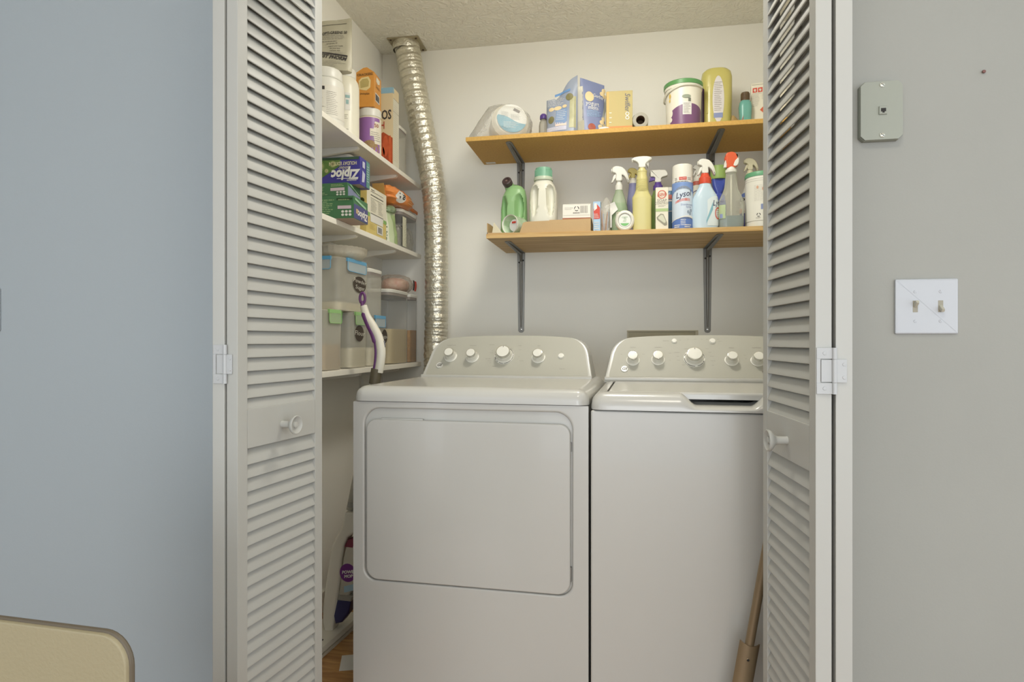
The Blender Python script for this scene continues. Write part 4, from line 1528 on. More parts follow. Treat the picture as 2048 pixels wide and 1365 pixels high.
# 12 white carton with red pictograms
Y = 2.660
x0 = U(1503.5, Y)
h = Zp(167, x0, Y) - UZ
t, b = carton('carton', 'white carton with red warning pictograms and an orange diamond, next to the teal bottle', 'box', (x0 + .068, Y + .03, UZ), rad(-9), .13, .07, h, CREAM)
S = front(-.035, .0008, -.065)
ph_ = []
for i in range(3):
    a = .006 + .020 * i
    ph_ += [poly(S, [(a, h * .80), (a + .017, h * .80 + .001), (a + .017, h * .905), (a, h * .90)])]
mk('red_pictogram', ph_, REDP, b, flat=True)
S2 = front(-.035, .0014, -.065)
mk('pictogram', [oval(S2, .0145 + .020 * i, h * .855, .0045, .004, 10, 1) for i in range(3)] + [poly(S2, [(.012 + .020 * i, h * .82), (.018 + .020 * i, h * .82), (.015 + .020 * i, h * .87)]) for i in range(3)], CREAM, b, flat=True)
dcx, dcz, q = .0640, h * .42, .031
mk('orange_diamond', [poly(S, [(dcx + q * (a + c) , dcz + q * (b_ + d)) for a, b_ in [(0, 0)] for c, d in k]) for k in (
    [(-1, 0), (-.54, .46), (-.08, 0), (-.54, -.46)], [(-.46, .54), (0, 1), (.46, .54), (0, .08)], [(-.46, -.54), (0, -.08), (.46, -.54), (0, -1)], [(.08, 0), (.54, .46), (1, 0), (.54, -.46)])], mat('diamond_orange', (206, 96, 58), .5), b, flat=True)
mk('small_print', [small_print(S, .005, .032, h * .5, h * .76, 9, 41, .2), small_print(S, .040, .072, h * .64, h * .76, 4, 42, .2)], GREYINK, b, flat=True)
mk('rule_line', [patch(S, .003, .12, h * .135, h * .142, 1, 1), patch(S, .003, .12, h * .965, h * .970, 1, 1), patch(S, .003, .12, h * .775, h * .778, 1, 1)], INK, b, flat=True)

# ------------------------------------------------------------------ lower wall shelf
# 1 cut-down cardboard tray
Y0, Y1 = 2.486, 2.80
x0, x1 = U(974, Y0), U(1183, Y0)
t = thing('cardboard_tray', 'cut-down brown cardboard tray under the green and white jugs', 'tray', (x0, Y0, LZ))
W_ = x1 - x0
xa, xb = U(1039, Y0) - x0, U(1046, Y0) - x0
hw_ = .050
mk('base', box(0, W_, 0, Y1 - Y0, 0, .0025), CARD, t)
mk('front_wall', prism([(xa, .0025), (W_, .0025), (W_, .0515), (xb + .012, .0465), (xb, .043)], 0, .0028), CARD, t)
mk('front_wall', prism([(0, .0025), (xa, .0025), (xa, .0045), (.006, .007), (0, .009)], 0, .0028), CARD, t)
mk('side_wall', xf(prism([(0, .0025), (Y1 - Y0, .0025), (Y1 - Y0, .050), (.06, .050), (0, .046)], 0, .0028), rot=(0, 0, rad(90)), loc=(.0028, 0, 0)), CARD, t)
mk('side_wall', xf(prism([(0, .0025), (Y1 - Y0, .0025), (Y1 - Y0, .051), (0, .051)], 0, .0028), rot=(0, 0, rad(90)), loc=(W_, 0, 0)), CARD, t)
mk('back_wall', box(0, W_, Y1 - Y0 - .0028, Y1 - Y0, .0025, .05), CARD, t)
mk('torn_flap', xf(prism([(0, 0), (.045, 0), (.006, .050)], 0, .0012), loc=(.018, .012, .004), rot=(rad(-10), 0, 0)), mat('flap_inside', (206, 198, 170), .7), t)
mk('flap', box(xb + .105, W_ - .002, .004, .115, .0485, .0512), CARD, t)

# 2 green jug with a dark spout cap
Y = 2.650
u = 1027.5
t = put('green_jug', 'bright green bleach jug with a dark spout cap, beside the white detergent jug', 'jug', u, Y, LZ + .0026)
GRJ = mat('green_jug_plastic', (146, 184, 130), .38, c2=(130, 172, 114), scale=8)
hw = mm(26.5, u, Y)
h = Zp(373, U(u, Y), Y) - LZ
sec = [(0, hw * .95, .040, 3.4, .002), (.005, hw, .043, 3.4, .002), (h * .22, hw * .99, .044, 3.2, .002), (h * .55, hw * .98, .044, 2.9, .002), (h * .78, hw * .90, .042, 2.7, .004), (h * .90, hw * .74, .036, 2.5, .008), (h * .97, hw * .52, .027, 2.3, .007), (h, hw * .34, .018, 2, .002)]
bm = loft(sec, 56)
bmesh.ops.subdivide_edges(bm, edges=[e for e in bm.edges if abs(e.verts[0].co.z - e.verts[1].co.z) > .012], cuts=5, use_grid_fill=True)
for v in bm.verts:                                                   # two pressed finger dents
    if v.co.y < -.012:
        for (cx_, cz_, ax_, az_) in ((hw * .52, h * .54, hw * .33, h * .27), (-hw * .62, h * .50, hw * .22, h * .26)):
            d = ((v.co.x - cx_) / ax_) ** 2 + ((v.co.z - cz_) / az_) ** 2
            if d < 1:
                v.co.y += .026 * (1 - d) ** .42
mk('body', bm, GRJ, t, sharp=60)
cp = Vector((U(1014.5, Y - .02) - U(u, Y), -.02, Zp(369, U(1016, Y), Y) - LZ))
ax_t = rad(62)
mk('neck', tube([cp + Vector((.018, .03, -.035)), cp + Vector((.006, .014, -.012)), cp + Vector((0, .004, 0))], [.026, .021, .017], 20), GRJ, t)
cap_ = mk('cap', xf(lathe([(.0205, -.016), (.0212, 0), (.0205, .006), (.018, .0085), (.012, .0085), (.0105, .005), (.002, .005)], 26), rot=(ax_t, 0, rad(-14))), DARKPL, t, tuple(cp + Vector((0, -.006, .002))))
mk('cap_button', xf(lathe([(.0045, .004), (.0045, .008), (.001, .0085)], 14), rot=(ax_t, 0, rad(-14))), mat('button_brown', (120, 98, 92), .5), cap_)

# 3 clear cup lying in the tray mouth
Y = 2.515
u = 1019.5
R = mm(19.5, u, Y)
t = put('measuring_cup', 'pale green see-through cup lying on its side in the tray mouth below the green jug', 'cup', u, Y, LZ + .0046 + R)
CUPM = clear('green_clear', (206, 226, 196), .42, .2)
cup = mk('cup', xf(lathe([(R, 0), (R * 1.0, .003), (R * .90, .075), (R * .80, .082), (.001, .082)], 36, False, False), rot=(rad(-90), 0, rad(-28))), CUPM, t)
mk('rim', xf(lathe([(R * .93, .001), (R * 1.0, -.001), (R * 1.01, .003), (R * .95, .005)], 36, False, False), rot=(rad(-90), 0, rad(-28))), WPLAST, t)
mk('inner_spout', xf(lathe([(R * .62, .030), (R * .60, .042), (R * .38, .048), (R * .34, .070)], 22), rot=(rad(-90), 0, rad(-28))), mat('spout_white', (232, 232, 228), .4), t)
mk('red_mark', xf(box(-.010, .010, .026, .029, .008, .016, .001, 1), rot=(0, 0, rad(-28))), REDP, t)

# 4 white detergent jug with green cap
Y = 2.640
u = 1087
t = put('detergent_jug', 'cream white laundry detergent jug with a sea-green cap and two side grips', 'jug', u, Y, LZ + .0026)
hw = mm(28, u, Y)
h = Zp(363, U(u, Y), Y) - LZ
sec = [(0, hw * .86, .040, 3.0), (.006, hw * .92, .044, 3.0), (h * .16, hw * .92, .045, 3.0), (h * .30, hw * 1.0, .047, 3.0), (h * .55, hw, .047, 3.0), (h * .78, hw * .96, .045, 2.8), (h * .90, hw * .80, .040, 2.5), (h * .97, hw * .62, .033, 2.2), (h, hw * .58, .031, 2)]
bm = loft(sec, 60)
bmesh.ops.subdivide_edges(bm, edges=[e for e in bm.edges if abs(e.verts[0].co.z - e.verts[1].co.z) > .010], cuts=6, use_grid_fill=True)
for v in bm.verts:
    if v.co.y < -.006:
        for sg in (-1, 1):
            k = min(max((v.co.z - h * .40) / (h * .44), 0), 1)
            cx_ = sg * hw * (.60 - .05 * k)
            axx = hw * (.20 + .14 * k)
            d = ((v.co.x - cx_) / axx) ** 2 + ((v.co.z - h * .63) / (h * .26)) ** 2
            if d < 1:
                v.co.y += .034 * (1 - d) ** .38
mk('body', bm, mat('jug_cream', (224, 222, 206), .36, var=.02), t, sharp=60)
rc = mm(17, u, Y)
CAPG = mat('sea_green_cap', (128, 178, 150), .42, var=.03)
mk('collar', lathe([(rc * 1.12, h - .002), (rc * 1.15, h + .006), (rc * 1.06, h + .012)], 30), mat('collar_clear_green', (196, 206, 184), .35), t)
cpz = Zp(338.5, U(u, Y), Y) - LZ
cap_ = mk('cap', lathe([(rc * 1.10, h + .008), (rc * 1.02, h + .014), (rc * .97, cpz - .006), (rc * .92, cpz - .001), (rc * .6, cpz)], 34), CAPG, t)
mk('cap_ribs', [xf(box(-.0007, .0007, -rc * 1.035, -rc * .95, h + .016, cpz - .010), rot=(0, 0, 2 * PI * i / 40)) for i in range(40)], CAPG, cap_)['kind'] = 'stuff'

# 5 white soap box on the tray flap
Y = 2.490
x0, x1 = U(1124, Y), U(1180, Y)
zb_ = LZ + .0516
h = Zp(408, (x0 + x1) / 2, Y) - zb_
t, b = carton('carton', 'small white carton with a barcode and brown underside, lying on the cardboard tray', 'box', ((x0 + x1) / 2, Y + .055, zb_), rad(2.5), x1 - x0, .10, h, mat('carton_grey_white', (228, 224, 212), .55))
S = front(-.05, .0008)
wx = x1 - x0
mk('brown_base', [box(-wx / 2 - .0006, wx / 2 + .0006, -.0508, .05, -.0004, .0058)], mat('brick_brown', (158, 98, 68), .6), b)
mk('barcode', [barcode(S, wx * .13, wx * .39, h * .40, h * .88)], GREYINK, b, flat=True)
rs = []
for i in range(3):
    a = rad(90 + 120 * i)
    rs.append(patch(lambda s, q, a=a: S(-.0 + .0085 * math.cos(a + s) * (1 + q), h * .70 + .0085 * math.sin(a + s) * (1 + q)), .28, 1.75, -.16, .16, 5, 1))
mk('recycling_mark', rs, INK, b, flat=True)
mk('small_print', [small_print(S, -.014, .014, h * .36, h * .48, 1, 3, .6), small_print(S, -wx * .42, -wx * .1, h * .62, h * .8, 2, 4, .2)], GREYINK, b, flat=True)
mk('fold_line', [patch(S, -wx * .48, wx * .48, h * .262, h * .275, 1, 1)], mat('fold_grey', (176, 170, 158), .6), b, flat=True)

# 6 slim toothpaste-like carton
Y = 2.510
u = 1194
hw = mm(7.2, u, Y)
h = Zp(403, U(u, Y), Y) - LZ
t, b = carton('slim_carton', 'slim upright red, white and blue carton beside the cardboard tray', 'box', (U(u, Y), Y + .02, LZ), rad(-4), hw * 2, .03, h, mat('carton_pale_blue', (168, 198, 224), .45))
S = front(-.015, .0008)
mk('red_panel', [poly(S, [(-hw * .8, h * .44), (hw * .9, h * .44), (hw * .9, h * .80), (0, h * .92), (-hw * .9, h * .76)])], REDP, b, flat=True)
S2 = front(-.015, .0014)
mk('white_print', [poly(S2, [(-hw * .75, h * .70), (hw * .1, h * .78), (hw * .0, h * .95), (-hw * .7, h * .95)]), small_print(S2, -hw * .8, hw * .8, h * .46, h * .62, 4, 2, .3), small_print(S2, -hw * .7, hw * .8, h * .10, h * .36, 4, 7, .4)], PAPERW, b, flat=True)
mk('red_base', [poly(S2, [(-hw * .6, .002), (0, .002), (-hw * .3, h * .08)])], REDP, b, flat=True)

# 7 clear bag of small sticks
Y = 2.535
u = 1209.5
t = put('stick_bag', 'limp clear bag of thin brown and pink sticks beside the slim carton', 'bag', u, Y, LZ)
build, fs = pouch_surface(mm(21, u, Y), lambda s: .112 + .03 * math.sin(s * 90 + 1), .022, 33, .004)
mk('bag', build(12, 14), clear('limp_bag', (222, 218, 204), .20, .2, bump=.6, bscale=50), t)
r3 = random.Random(8)
for i in range(6):
    a = -.016 + .006 * i
    m_ = [mat('stick_brown', (166, 128, 100), .5), mat('stick_pink', (198, 160, 140), .5), mat('stick_blue', (168, 186, 206), .5)][i % 3]
    mk('stick', tube([(a * .6, -.004 + .003 * (i % 3), .004), (a + r3.uniform(-.004, .008), .002, .07 + .03 * r3.random())], .0032, 8), m_, t)


# spray bottles
def sprayer(label, u, Y, secs_px, body_m, name='spray_bottle'):
    """secs_px: (v, half width px, depth share, exponent); returns thing, sections, base z and top z"""
    t = put(name, label, 'spray bottle', u, Y, LZ)
    secs = []
    for (v, px, dy, e) in secs_px:
        z = max(0.0, Zp(v, U(u, Y), Y) - LZ) if v is not None else 0.0
        w_ = mm(px, u, Y)
        secs.append((z, w_, w_ * dy, e))
    mk('bottle', loft(secs, 40), body_m, t)
    return t, secs


WT = mat('trigger_white', (226, 224, 213), .35, var=.015)
# 8 green spray with label flag
Y = 2.600
t, sec = sprayer('clear-necked green spray bottle with a white trigger, behind the round air freshener', 1238, Y, [(None, 17.0, .62, 3), (455, 17.5, .62, 3), (420, 17.5, .62, 3), (405, 14.5, .65, 2.6), (392, 10.5, .8, 2.3), (384, 7.5, 1, 2), (380, 7.2, 1, 2)], clear('pale_clear_green', (190, 206, 172), .50, .2))
lq = [(s[0] * .98 + .002, s[1] * .95, s[2] * .95, s[3]) for s in sec[:3]] + [(sec[3][0] * .96, sec[3][1] * .95, sec[3][2] * .95, 2.8)]
mk('liquid', loft(lq, 32), mat('green_liquid', (104, 156, 88), .3), t)
sf = loft_surf(sec, .0012)
mk('label', [patch(sf, -.012, .030, .030, .092, 8, 5)], mat('label_sage', (206, 204, 180), .5), t, flat=True)
mk('red_print', [small_print(lambda s, q: sf(s, q) + Vector((0, -.0008, 0)), -.006, .028, .078, .088, 2, 3, .4)], mat('print_rust', (164, 104, 84), .5), t, flat=True)
k = mm(34, 1240, Y) / .058
trigger(t, sec[-1][0], 'hood', k * 1.02, WT, WT, WT, .0150, .020)
fl_ = mk('paper_flag', [xf(patch(lambda s, q: Vector((s, .006 * math.sin(q * 50), q)), -.026, .018, lambda s: .0 + .35 * (s + .026), .050, 6, 6), rot=(0, rad(-24), 0), loc=(-.014, -.036, .078)), xf(patch(lambda s, q: Vector((s, -.0006 + .006 * math.sin(q * 50), q)), -.026, -.012, -.06, .02, 3, 5), loc=(-.016, -.037, .086))], PAPERW, t, sharp=60)

# 9 round air freshener
Y = 2.505
u = 1249.5
hx, hz = mm(19, u, Y), mm(21, u, Y)
t = put('air_freshener', 'round white air freshener with a green and white centre, standing before the green spray bottle', 'air freshener', u, Y, LZ)
cz_ = hz * .985
rimp = [(1.0, .006), (1.0, -.004), (.94, -.010), (.80, -.013), (.70, -.0115), (.66, -.008)]
bm = bmesh.new()
n = 40
R_ = [[bm.verts.new((hx * k_ * math.cos(2 * PI * i / n), y_, cz_ + max(hz * k_ * math.sin(2 * PI * i / n), -cz_ + .0002))) for i in range(n)] for k_, y_ in [(.96, .012)] + rimp]
for a, b_ in zip(R_[:-1], R_[1:]):
    for i in range(n):
        bm.faces.new([a[i], a[(i + 1) % n], b_[(i + 1) % n], b_[i]])
bm.faces.new(R_[0][::-1])
bmesh.ops.recalc_face_normals(bm, faces=bm.faces[:])
mk('ring', bm, WT, t, sharp=50)
S = front(-.0078, .0004)
mk('centre', oval(S, 0, cz_, hx * .68, hz * .68, 30, 3), mat('freshener_white', (226, 228, 220), .45), t)
S2 = front(-.0084, .0006)
rr_ = .60
mk('green_panel', [patch(S2, -hx * .46, hx * .46, lambda s: cz_ - hz * math.sqrt(max(0, .52 ** 2 - (s / hx) ** 2)), lambda s: cz_ - hz * .26, 12, 2)], mat('freshener_green', (116, 182, 108), .45), t, flat=True)
mk('grey_ring', oval(S2, 0, cz_, hx * .66, hz * .66, 34, 1, inner=.95), GREYINK, t, flat=True)
mk('leaf_print', [poly(S2, [(-hx * .2, cz_ - hz * .1), (hx * .12, cz_ - hz * .14), (hx * .2, cz_ + hz * .12), (-hx * .02, cz_ + hz * .30)]), oval(S2, hx * .0, cz_ + hz * .32, hx * .34, hz * .10, 14, 1)], mat('freshener_grey_green', (196, 206, 188), .5), t, flat=True)

# 10 violet-blue bottle with a yellow trigger
Y = 2.745
t, sec = sprayer('violet-blue spray bottle with a yellow trigger, behind the tall yellow spray bottle', 1266, Y, [(None, 14, .6, 3), (430, 14, .6, 3), (400, 11.5, .7, 2.6), (380, 9.0, .9, 2.3), (374, 8.2, 1, 2), (368, 8, 1, 2)], mat('violet_blue_plastic', (138, 140, 180), .35, var=.04))
YT = mat('trigger_yellow', (204, 188, 104), .4)
trigger(t, sec[-1][0], 'hood', .86, YT, YT, WT, .0165, .014)

# 11 tall yellow spray bottle with ribbed neck
Y = 2.520
t, sec = sprayer('tall pale yellow spray bottle with a ribbed neck and wide white head', 1284, Y, [(None, 18.0, .66, 3), (458, 18.6, .66, 3), (420, 18.6, .66, 3), (400, 19.2, .68, 2.8), (396, 19.4, .68, 2.6), (388, 15.0, .8, 2.3), (381, 12.6, .95, 2.1), (362, 11.0, 1, 2), (357, 11.2, 1, 2), (352, 9.6, 1, 2), (344, 9.6, 1, 2)], mat('pale_yellow_plastic', (206, 198, 138), .33, c2=(198, 188, 124), scale=6))
zr0, zr1 = Zp(384, U(1284, Y), Y) - LZ, Zp(361, U(1284, Y), Y) - LZ
mk('neck_rib', [lathe([(mm(13.0 - 2.0 * i / 9, 1284, Y) * .97, zr0 + (zr1 - zr0) * i / 9 - .0012), (mm(13.0 - 2.0 * i / 9, 1284, Y) * 1.03, zr0 + (zr1 - zr0) * i / 9), (mm(13.0 - 2.0 * i / 9, 1284, Y) * .97, zr0 + (zr1 - zr0) * i / 9 + .0012)], 30, False, False) for i in range(10)], mat('pale_yellow_plastic', (206, 198, 138)), t)['kind'] = 'stuff'
trigger(t, sec[-1][0], 'wide', 1.08, WT, WT, mat('pale_yellow_plastic', (206, 198, 138)), .0195, .004)

# 12 green-bodied bottle with violet and white trigger
Y = 2.700
t, sec = sprayer('green spray bottle with a violet collar and broad white trigger, behind the soap carton', 1316, Y, [(None, 15, .6, 3), (440, 15, .6, 3), (395, 13.5, .65, 2.8), (386, 10, .8, 2.3), (381, 9, 1, 2)], mat('leaf_green_plastic', (134, 162, 92), .35, c2=(112, 140, 72), scale=8))
VI = mat('violet_plastic', (98, 72, 150))
trigger(t, sec[-1][0], 'block', 1.02, WT, VI, VI, .0195, .022, noz_m=DARKPL)

# 13 soap control carton
Y = 2.500
x0, x1 = U(1311, Y), U(1336.5, Y)
h = Zp(375.5, x0, Y) - LZ
wx = x1 - x0
t, b = carton('carton', 'narrow white soap carton with a red round seal and a green band', 'box', ((x0 + x1) / 2, Y + .026, LZ), rad(1), wx, .05, h, CREAM)
S = front(-.025, .0008)
mk('green_band', [patch(S, -wx / 2, wx / 2, h * .435, h * .505, 1, 1)], mat('band_green', (168, 190, 132), .5), b, flat=True)
mk('green_side', [patch(plane_surf((-wx / 2, .025, 0), (0, -1, 0), (0, 0, 1), .0008), .002, .048, .002, h * .99, 1, 1)], mat('side_green', (150, 176, 112), .5), b, flat=True)
mk('red_seal', [oval(S, 0, h * .835, .0165, .0165, 26, 1, inner=.80)], mat('seal_red', (206, 104, 84), .5), b, flat=True)
mk('lettering', [text(S, 'SCRUB', .0105, .001, h * .845, rot=.12, bold=.02), text(S, 'DADDY', .0105, .001, h * .812, rot=.12, bold=.02)], mat('seal_red', (206, 104, 84)), b, flat=True)
mk('lettering', [text(S, 'SOAP', .0150, 0, h * .690), text(S, 'CONTROL', .0135, 0, h * .625, xs=.86)], mat('lettering_grey', (120, 116, 106), .5), b, flat=True)
mk('small_print', [small_print(S, -.014, .016, h * .535, h * .590, 2, 4, .3)], GREYINK, b, flat=True)
br = [(-wx * .42, h * .30), (-wx * .10, h * .385), (wx * .12, h * .37), (wx * .40, h * .17), (wx * .40, h * .11), (wx * .22, h * .095), (-wx * .38, h * .245)]
mk('brush_picture', [poly(S, br)], mat('brush_grey', (150, 146, 128), .5), b, flat=True)
S2 = front(-.025, .0014)
cxb, czb = 0.0, h * .24
mk('brush_picture', [poly(S2, [(cxb + (a - cxb) * .72, czb + (q - czb) * .66 + .003) for a, q in br])], mat('brush_pale', (206, 206, 184), .5), b, flat=True)

# 14 deep blue bottle behind
Y = 2.640
u = 1341
t = put('blue_bottle', 'deep blue bottle with a red and white shoulder band, between soap carton and disinfectant can', 'bottle', u, Y, LZ)
hw = mm(13, u, Y)
h = Zp(383, U(u, Y), Y) - LZ
sec = [(0, hw, .022, 3), (h * .55, hw, .022, 3), (h * .88, hw * .95, .021, 2.6), (h * .97, hw * .6, .016, 2.2), (h, hw * .5, .013, 2)]
mk('bottle', loft(sec, 30), mat('deep_blue_plastic', (66, 116, 150), .35, c2=(48, 84, 120), scale=10), t)
sf = loft_surf(sec, .001)
mk('red_band', [patch(sf, -.03, .03, h * .80, h * .90, 8, 2)], mat('band_red', (178, 92, 78), .5), t, flat=True)
mk('white_band', [patch(sf, -.03, .03, h * .745, h * .78, 8, 1), patch(sf, -.03, .03, h * .52, h * .535, 8, 1)], mat('band_pale', (196, 186, 186), .5), t, flat=True)
mk('cap', lathe([(hw * .5, h - .002), (hw * .5, h + .014), (hw * .3, h + .016)], 22), WT, t)

# 15 disinfectant spray can
Y = 2.525
u = 1365
t = put('spray_can', 'tall white and blue disinfectant spray can with script lettering and a white cap', 'spray can', u, Y, LZ)
R = mm(20, u, Y)
zc0 = Zp(353, U(u, Y), Y - R) - LZ
ht = Zp(326, U(u, Y), Y - R) - LZ
sec = [(0, R * .97, R * .97, 2), (.003, R, R, 2), (zc0 - .004, R, R, 2), (zc0, R * .97, R * .97, 2)]
mk('can', loft(sec, 44), mat('can_white', (232, 230, 222), .3, coat=.2), t)
mk('cap', lathe([(R * .985, zc0 - .001), (R * .985, ht - .010), (R * .95, ht - .003), (R * .84, ht), (.001, ht + .001)], 44), WT, t)
S = loft_surf(sec, .0008)
S2 = loft_surf(sec, .0013)
S3 = loft_surf(sec, .0018)
SB = mat('can_sky', (172, 198, 226), .35)
DB = mat('can_blue', (92, 122, 186), .35)
hz_ = lambda v: Zp(v, U(u, Y), Y - R) - LZ
RR = R * 1.5
mk('sky_panel', patch(S, -RR, RR, hz_(447), hz_(364), 24, 10), SB, t)
mk('blue_arc', patch(S2, -RR, RR, lambda s: hz_(384) - .5 * s * s / .06 + .012, lambda s: hz_(364), 24, 3), mat('can_mid_blue', (124, 152, 204), .35), t, flat=True)
mk('pale_arc', patch(S2, -RR, RR, lambda s: max(hz_(438) , hz_(398) - .3), lambda s: hz_(377) + .010 - 14 * s * s, 24, 6), mat('can_pale', (206, 218, 230), .35), t, flat=True)
mk('blue_base', patch(S2, -RR, RR, .002, lambda s: hz_(436) + .006 * math.sin(s * 40 + .5) - 3 * (s + .01) ** 2, 24, 4), DB, t, flat=True)
mk('white_swoosh', patch(S3, -RR, RR, lambda s: hz_(436) + .006 * math.sin(s * 40 + .5) - 3 * (s + .01) ** 2, lambda s: hz_(433) + .008 * math.sin(s * 40 + .2) - 3 * (s + .01) ** 2, 24, 1), PAPERW, t, flat=True)
mk('lettering', [text(S3, 'Lysol', .0315, -.001, hz_(389), shear=.35, rot=rad(12), xs=.92, bold=.012)], mat('lettering_navy', (72, 78, 104), .4), t, flat=True)
mk('red_ribbon', patch(S2, -.032, .026, lambda s: hz_(404) + .004 - 5 * (s - .012) ** 2, lambda s: hz_(400) + .007 - 6 * (s - .012) ** 2, 14, 1), mat('ribbon_red', (204, 112, 100), .4), t, flat=True)
mk('lettering', [text(S3, 'Disinfectant', .0098, .014, hz_(409.5), shear=.1), text(S3, 'Spray', .0098, .020, hz_(414))], mat('lettering_blue', (112, 128, 172), .4), t, flat=True)
mk('red_print', [patch(S2, -.016, .012, hz_(359.5), hz_(353.5), 6, 1)], REDP, t, flat=True)
mk('lettering', [text(S3, 'KILLS 99.9%', .0075, -.002, hz_(356.5), xs=.6)], PAPERW, t, flat=True)
mk('small_print', [small_print(S2, -.034, -.019, hz_(360), hz_(354), 2, 2, .4), small_print(S2, .015, .032, hz_(360), hz_(354), 2, 3, .4), small_print(S2, -.034, .032, hz_(364), hz_(361), 1, 5, .5)], GREYINK, t, flat=True)
mk('small_print', [small_print(S3, -.036, -.008, .004, .018, 2, 12, .5), small_print(S3, .004, .034, .004, .018, 2, 13, .5), small_print(S3, -.010, .010, .012, .038, 4, 14, .4)], PAPERW, t, flat=True)
mk('flower_print', [oval(S3, a, q, .005, .007, 10, 1) for a, q in ((.018, hz_(424)), (.026, hz_(427)), (.030, hz_(421)))], mat('flower_grey', (146, 160, 176), .5), t, flat=True)

# 16 white spray bottle behind
Y = 2.720
t, sec = sprayer('white spray bottle with a red label band, mostly hidden behind the pale blue one', 1396, Y, [(None, 16, .6, 3), (430, 16, .6, 3), (385, 14, .7, 2.8), (370, 10, .9, 2.3), (360, 9, 1, 2)], mat('bottle_grey_white', (216, 214, 200), .4))
sf = loft_surf(sec, .001)
zz = lambda v: Zp(v, U(1396, 2.72), 2.72) - LZ
mk('red_band', [patch(sf, -.028, .02, zz(372), zz(364), 6, 1)], mat('band_red', (178, 92, 78)), t, flat=True)
mk('dark_arc', [patch(sf, -.030, .02, lambda s: zz(384) - 20 * (s + .002) ** 2, lambda s: zz(382.5) - 20 * (s + .002) ** 2, 8, 1), patch(sf, -.03, .02, zz(410), zz(404), 6, 1)], NAVYP, t, flat=True)
trigger(t, sec[-1][0], 'hood', .80, WT, WT, WT, .0170, .012)

# 17 pale blue spray bottle with red collar
Y = 2.520
u = 1410
t, sec = sprayer('pale blue disinfectant spray bottle with an orange-red collar and white trigger', u, Y, [(None, 24.5, .52, 3.2), (452, 26, .54, 3.2), (430, 26, .54, 3.2), (400, 25, .54, 3.0), (392, 22, .6, 2.8), (382, 16.5, .72, 2.5), (374, 12.5, .9, 2.2), (368, 11, 1, 2)], mat('pale_blue_plastic', (196, 214, 222), .28, c2=(182, 204, 218), scale=6, coat=.2))
OR = mat('collar_orange_red', (214, 86, 54), .35, c2=(196, 66, 44), scale=40)
trigger(t, sec[-1][0], 'hood', 1.12, WT, WT, OR, .0225, .026)
sf = loft_surf(sec, .001)
sf2 = loft_surf(sec, .0016)
zz = lambda v: Zp(v, U(1410, 2.52), 2.52 - .026) - LZ
mk('label', [patch(sf, .006, .062, lambda s: .010, lambda s: zz(392) - 14 * (s - .040) ** 2, 12, 6)], mat('label_ice', (214, 224, 224), .35), t)
mk('teal_swoosh', [patch(sf2, .002, .026, lambda s: .018 + 2.2 * (s - .002), lambda s: .030 + 2.9 * (s - .002), 8, 1)], mat('swoosh_teal', (128, 176, 188), .4), t, flat=True)
mk('lettering', [text(sf2, 'Lysol', .030, .048, zz(406), shear=.35, rot=rad(8), xs=.8, bold=.012)], mat('lettering_navy', (72, 78, 104)), t, flat=True)
mk('badge', [oval(sf2, .046, zz(427), .013, .024, 20, 1, inner=.72)], mat('ribbon_red', (204, 112, 100)), t, flat=True)
mk('small_print', [small_print(sf2, .038, .056, zz(438), zz(416), 6, 5, .3)], mat('print_rust', (164, 104, 84)), t, flat=True)

# 18 blue faceted bottle with lime cap
Y = 2.715
u = 1437
t = put('lime_cap_bottle', 'cobalt blue tapering bottle with a tall lime green cap, behind the clear red-topped spray', 'bottle', u, Y, LZ)
zz = lambda v: Zp(v, U(1437, 2.715), 2.715) - LZ
sec = [(0, .030, .020, 3), (zz(410), .030, .020, 3), (zz(392), .024, .018, 2.6), (zz(388), .016, .014, 2.2), (zz(372), .026, .020, 6), (zz(359), mm(13.5, u, Y), .022, 8), (zz(357), mm(13, u, Y), .022, 8)]
mk('bottle', loft(sec, 36), mat('cobalt_plastic', (58, 84, 176), .25, c2=(82, 96, 190), scale=30, coat=.3), t)
r = mm(16, u, Y)
mk('cap', lathe([(r * .97, zz(360)), (r, zz(358)), (r * .98, zz(336)), (r * .93, zz(333.5)), (r * .5, zz(333))], 32), mat('lime_cap', (160, 190, 108), .4, var=.04), t)

# 19 clear spray with orange-red trigger
Y = 2.515
u = 1462
t, sec = sprayer('clear spray bottle half full of blue liquid with an orange-red trigger', u, Y, [(None, 22.5, .6, 3), (450, 24, .6, 3), (420, 24.5, .6, 3), (400, 23, .62, 2.8), (390, 18.5, .7, 2.5), (380, 13.5, .85, 2.2), (368, 12, .95, 2), (356, 11, 1, 2), (345, 9.5, 1, 2)], clear('bottle_clear', (226, 228, 212), .22, .12))
zz = lambda v: Zp(v, U(1462, 2.515), 2.515) - LZ
mk('liquid', loft([(.002, sec[0][1] * .95, sec[0][2] * .95, 3), (.006, sec[1][1] * .96, sec[1][2] * .95, 3), (zz(434), sec[1][1] * .97, sec[1][2] * .95, 3)], 32), clear('blue_liquid', (150, 174, 180), .62, .1, tint=(200, 220, 225)), t)
mk('dip_tube', tube([(0, 0, .006), (.001, 0, zz(350))], .0032, 8), mat('tube_cream', (220, 216, 198), .4), t)
sf = loft_surf(sec, .0012)
mk('label', [patch(sf, -.052, -.024, .034, zz(412), 8, 3)], mat('label_green_grey', (176, 192, 148), .5), t, flat=True)
sf2 = loft_surf(sec, .0018)
mk('blue_print', [patch(sf2, -.046, -.034, .036, .052, 3, 2)], mat('label_blue', (138, 150, 190)), t, flat=True)
mk('small_print', [small_print(sf2, .014, .036, .050, zz(405), 9, 6, .22), small_print(sf2, -.044, -.026, zz(408), zz(402), 2, 8, .3)], GREYINK, t, flat=True)
OT = mat('trigger_orange_red', (222, 98, 60), .35)
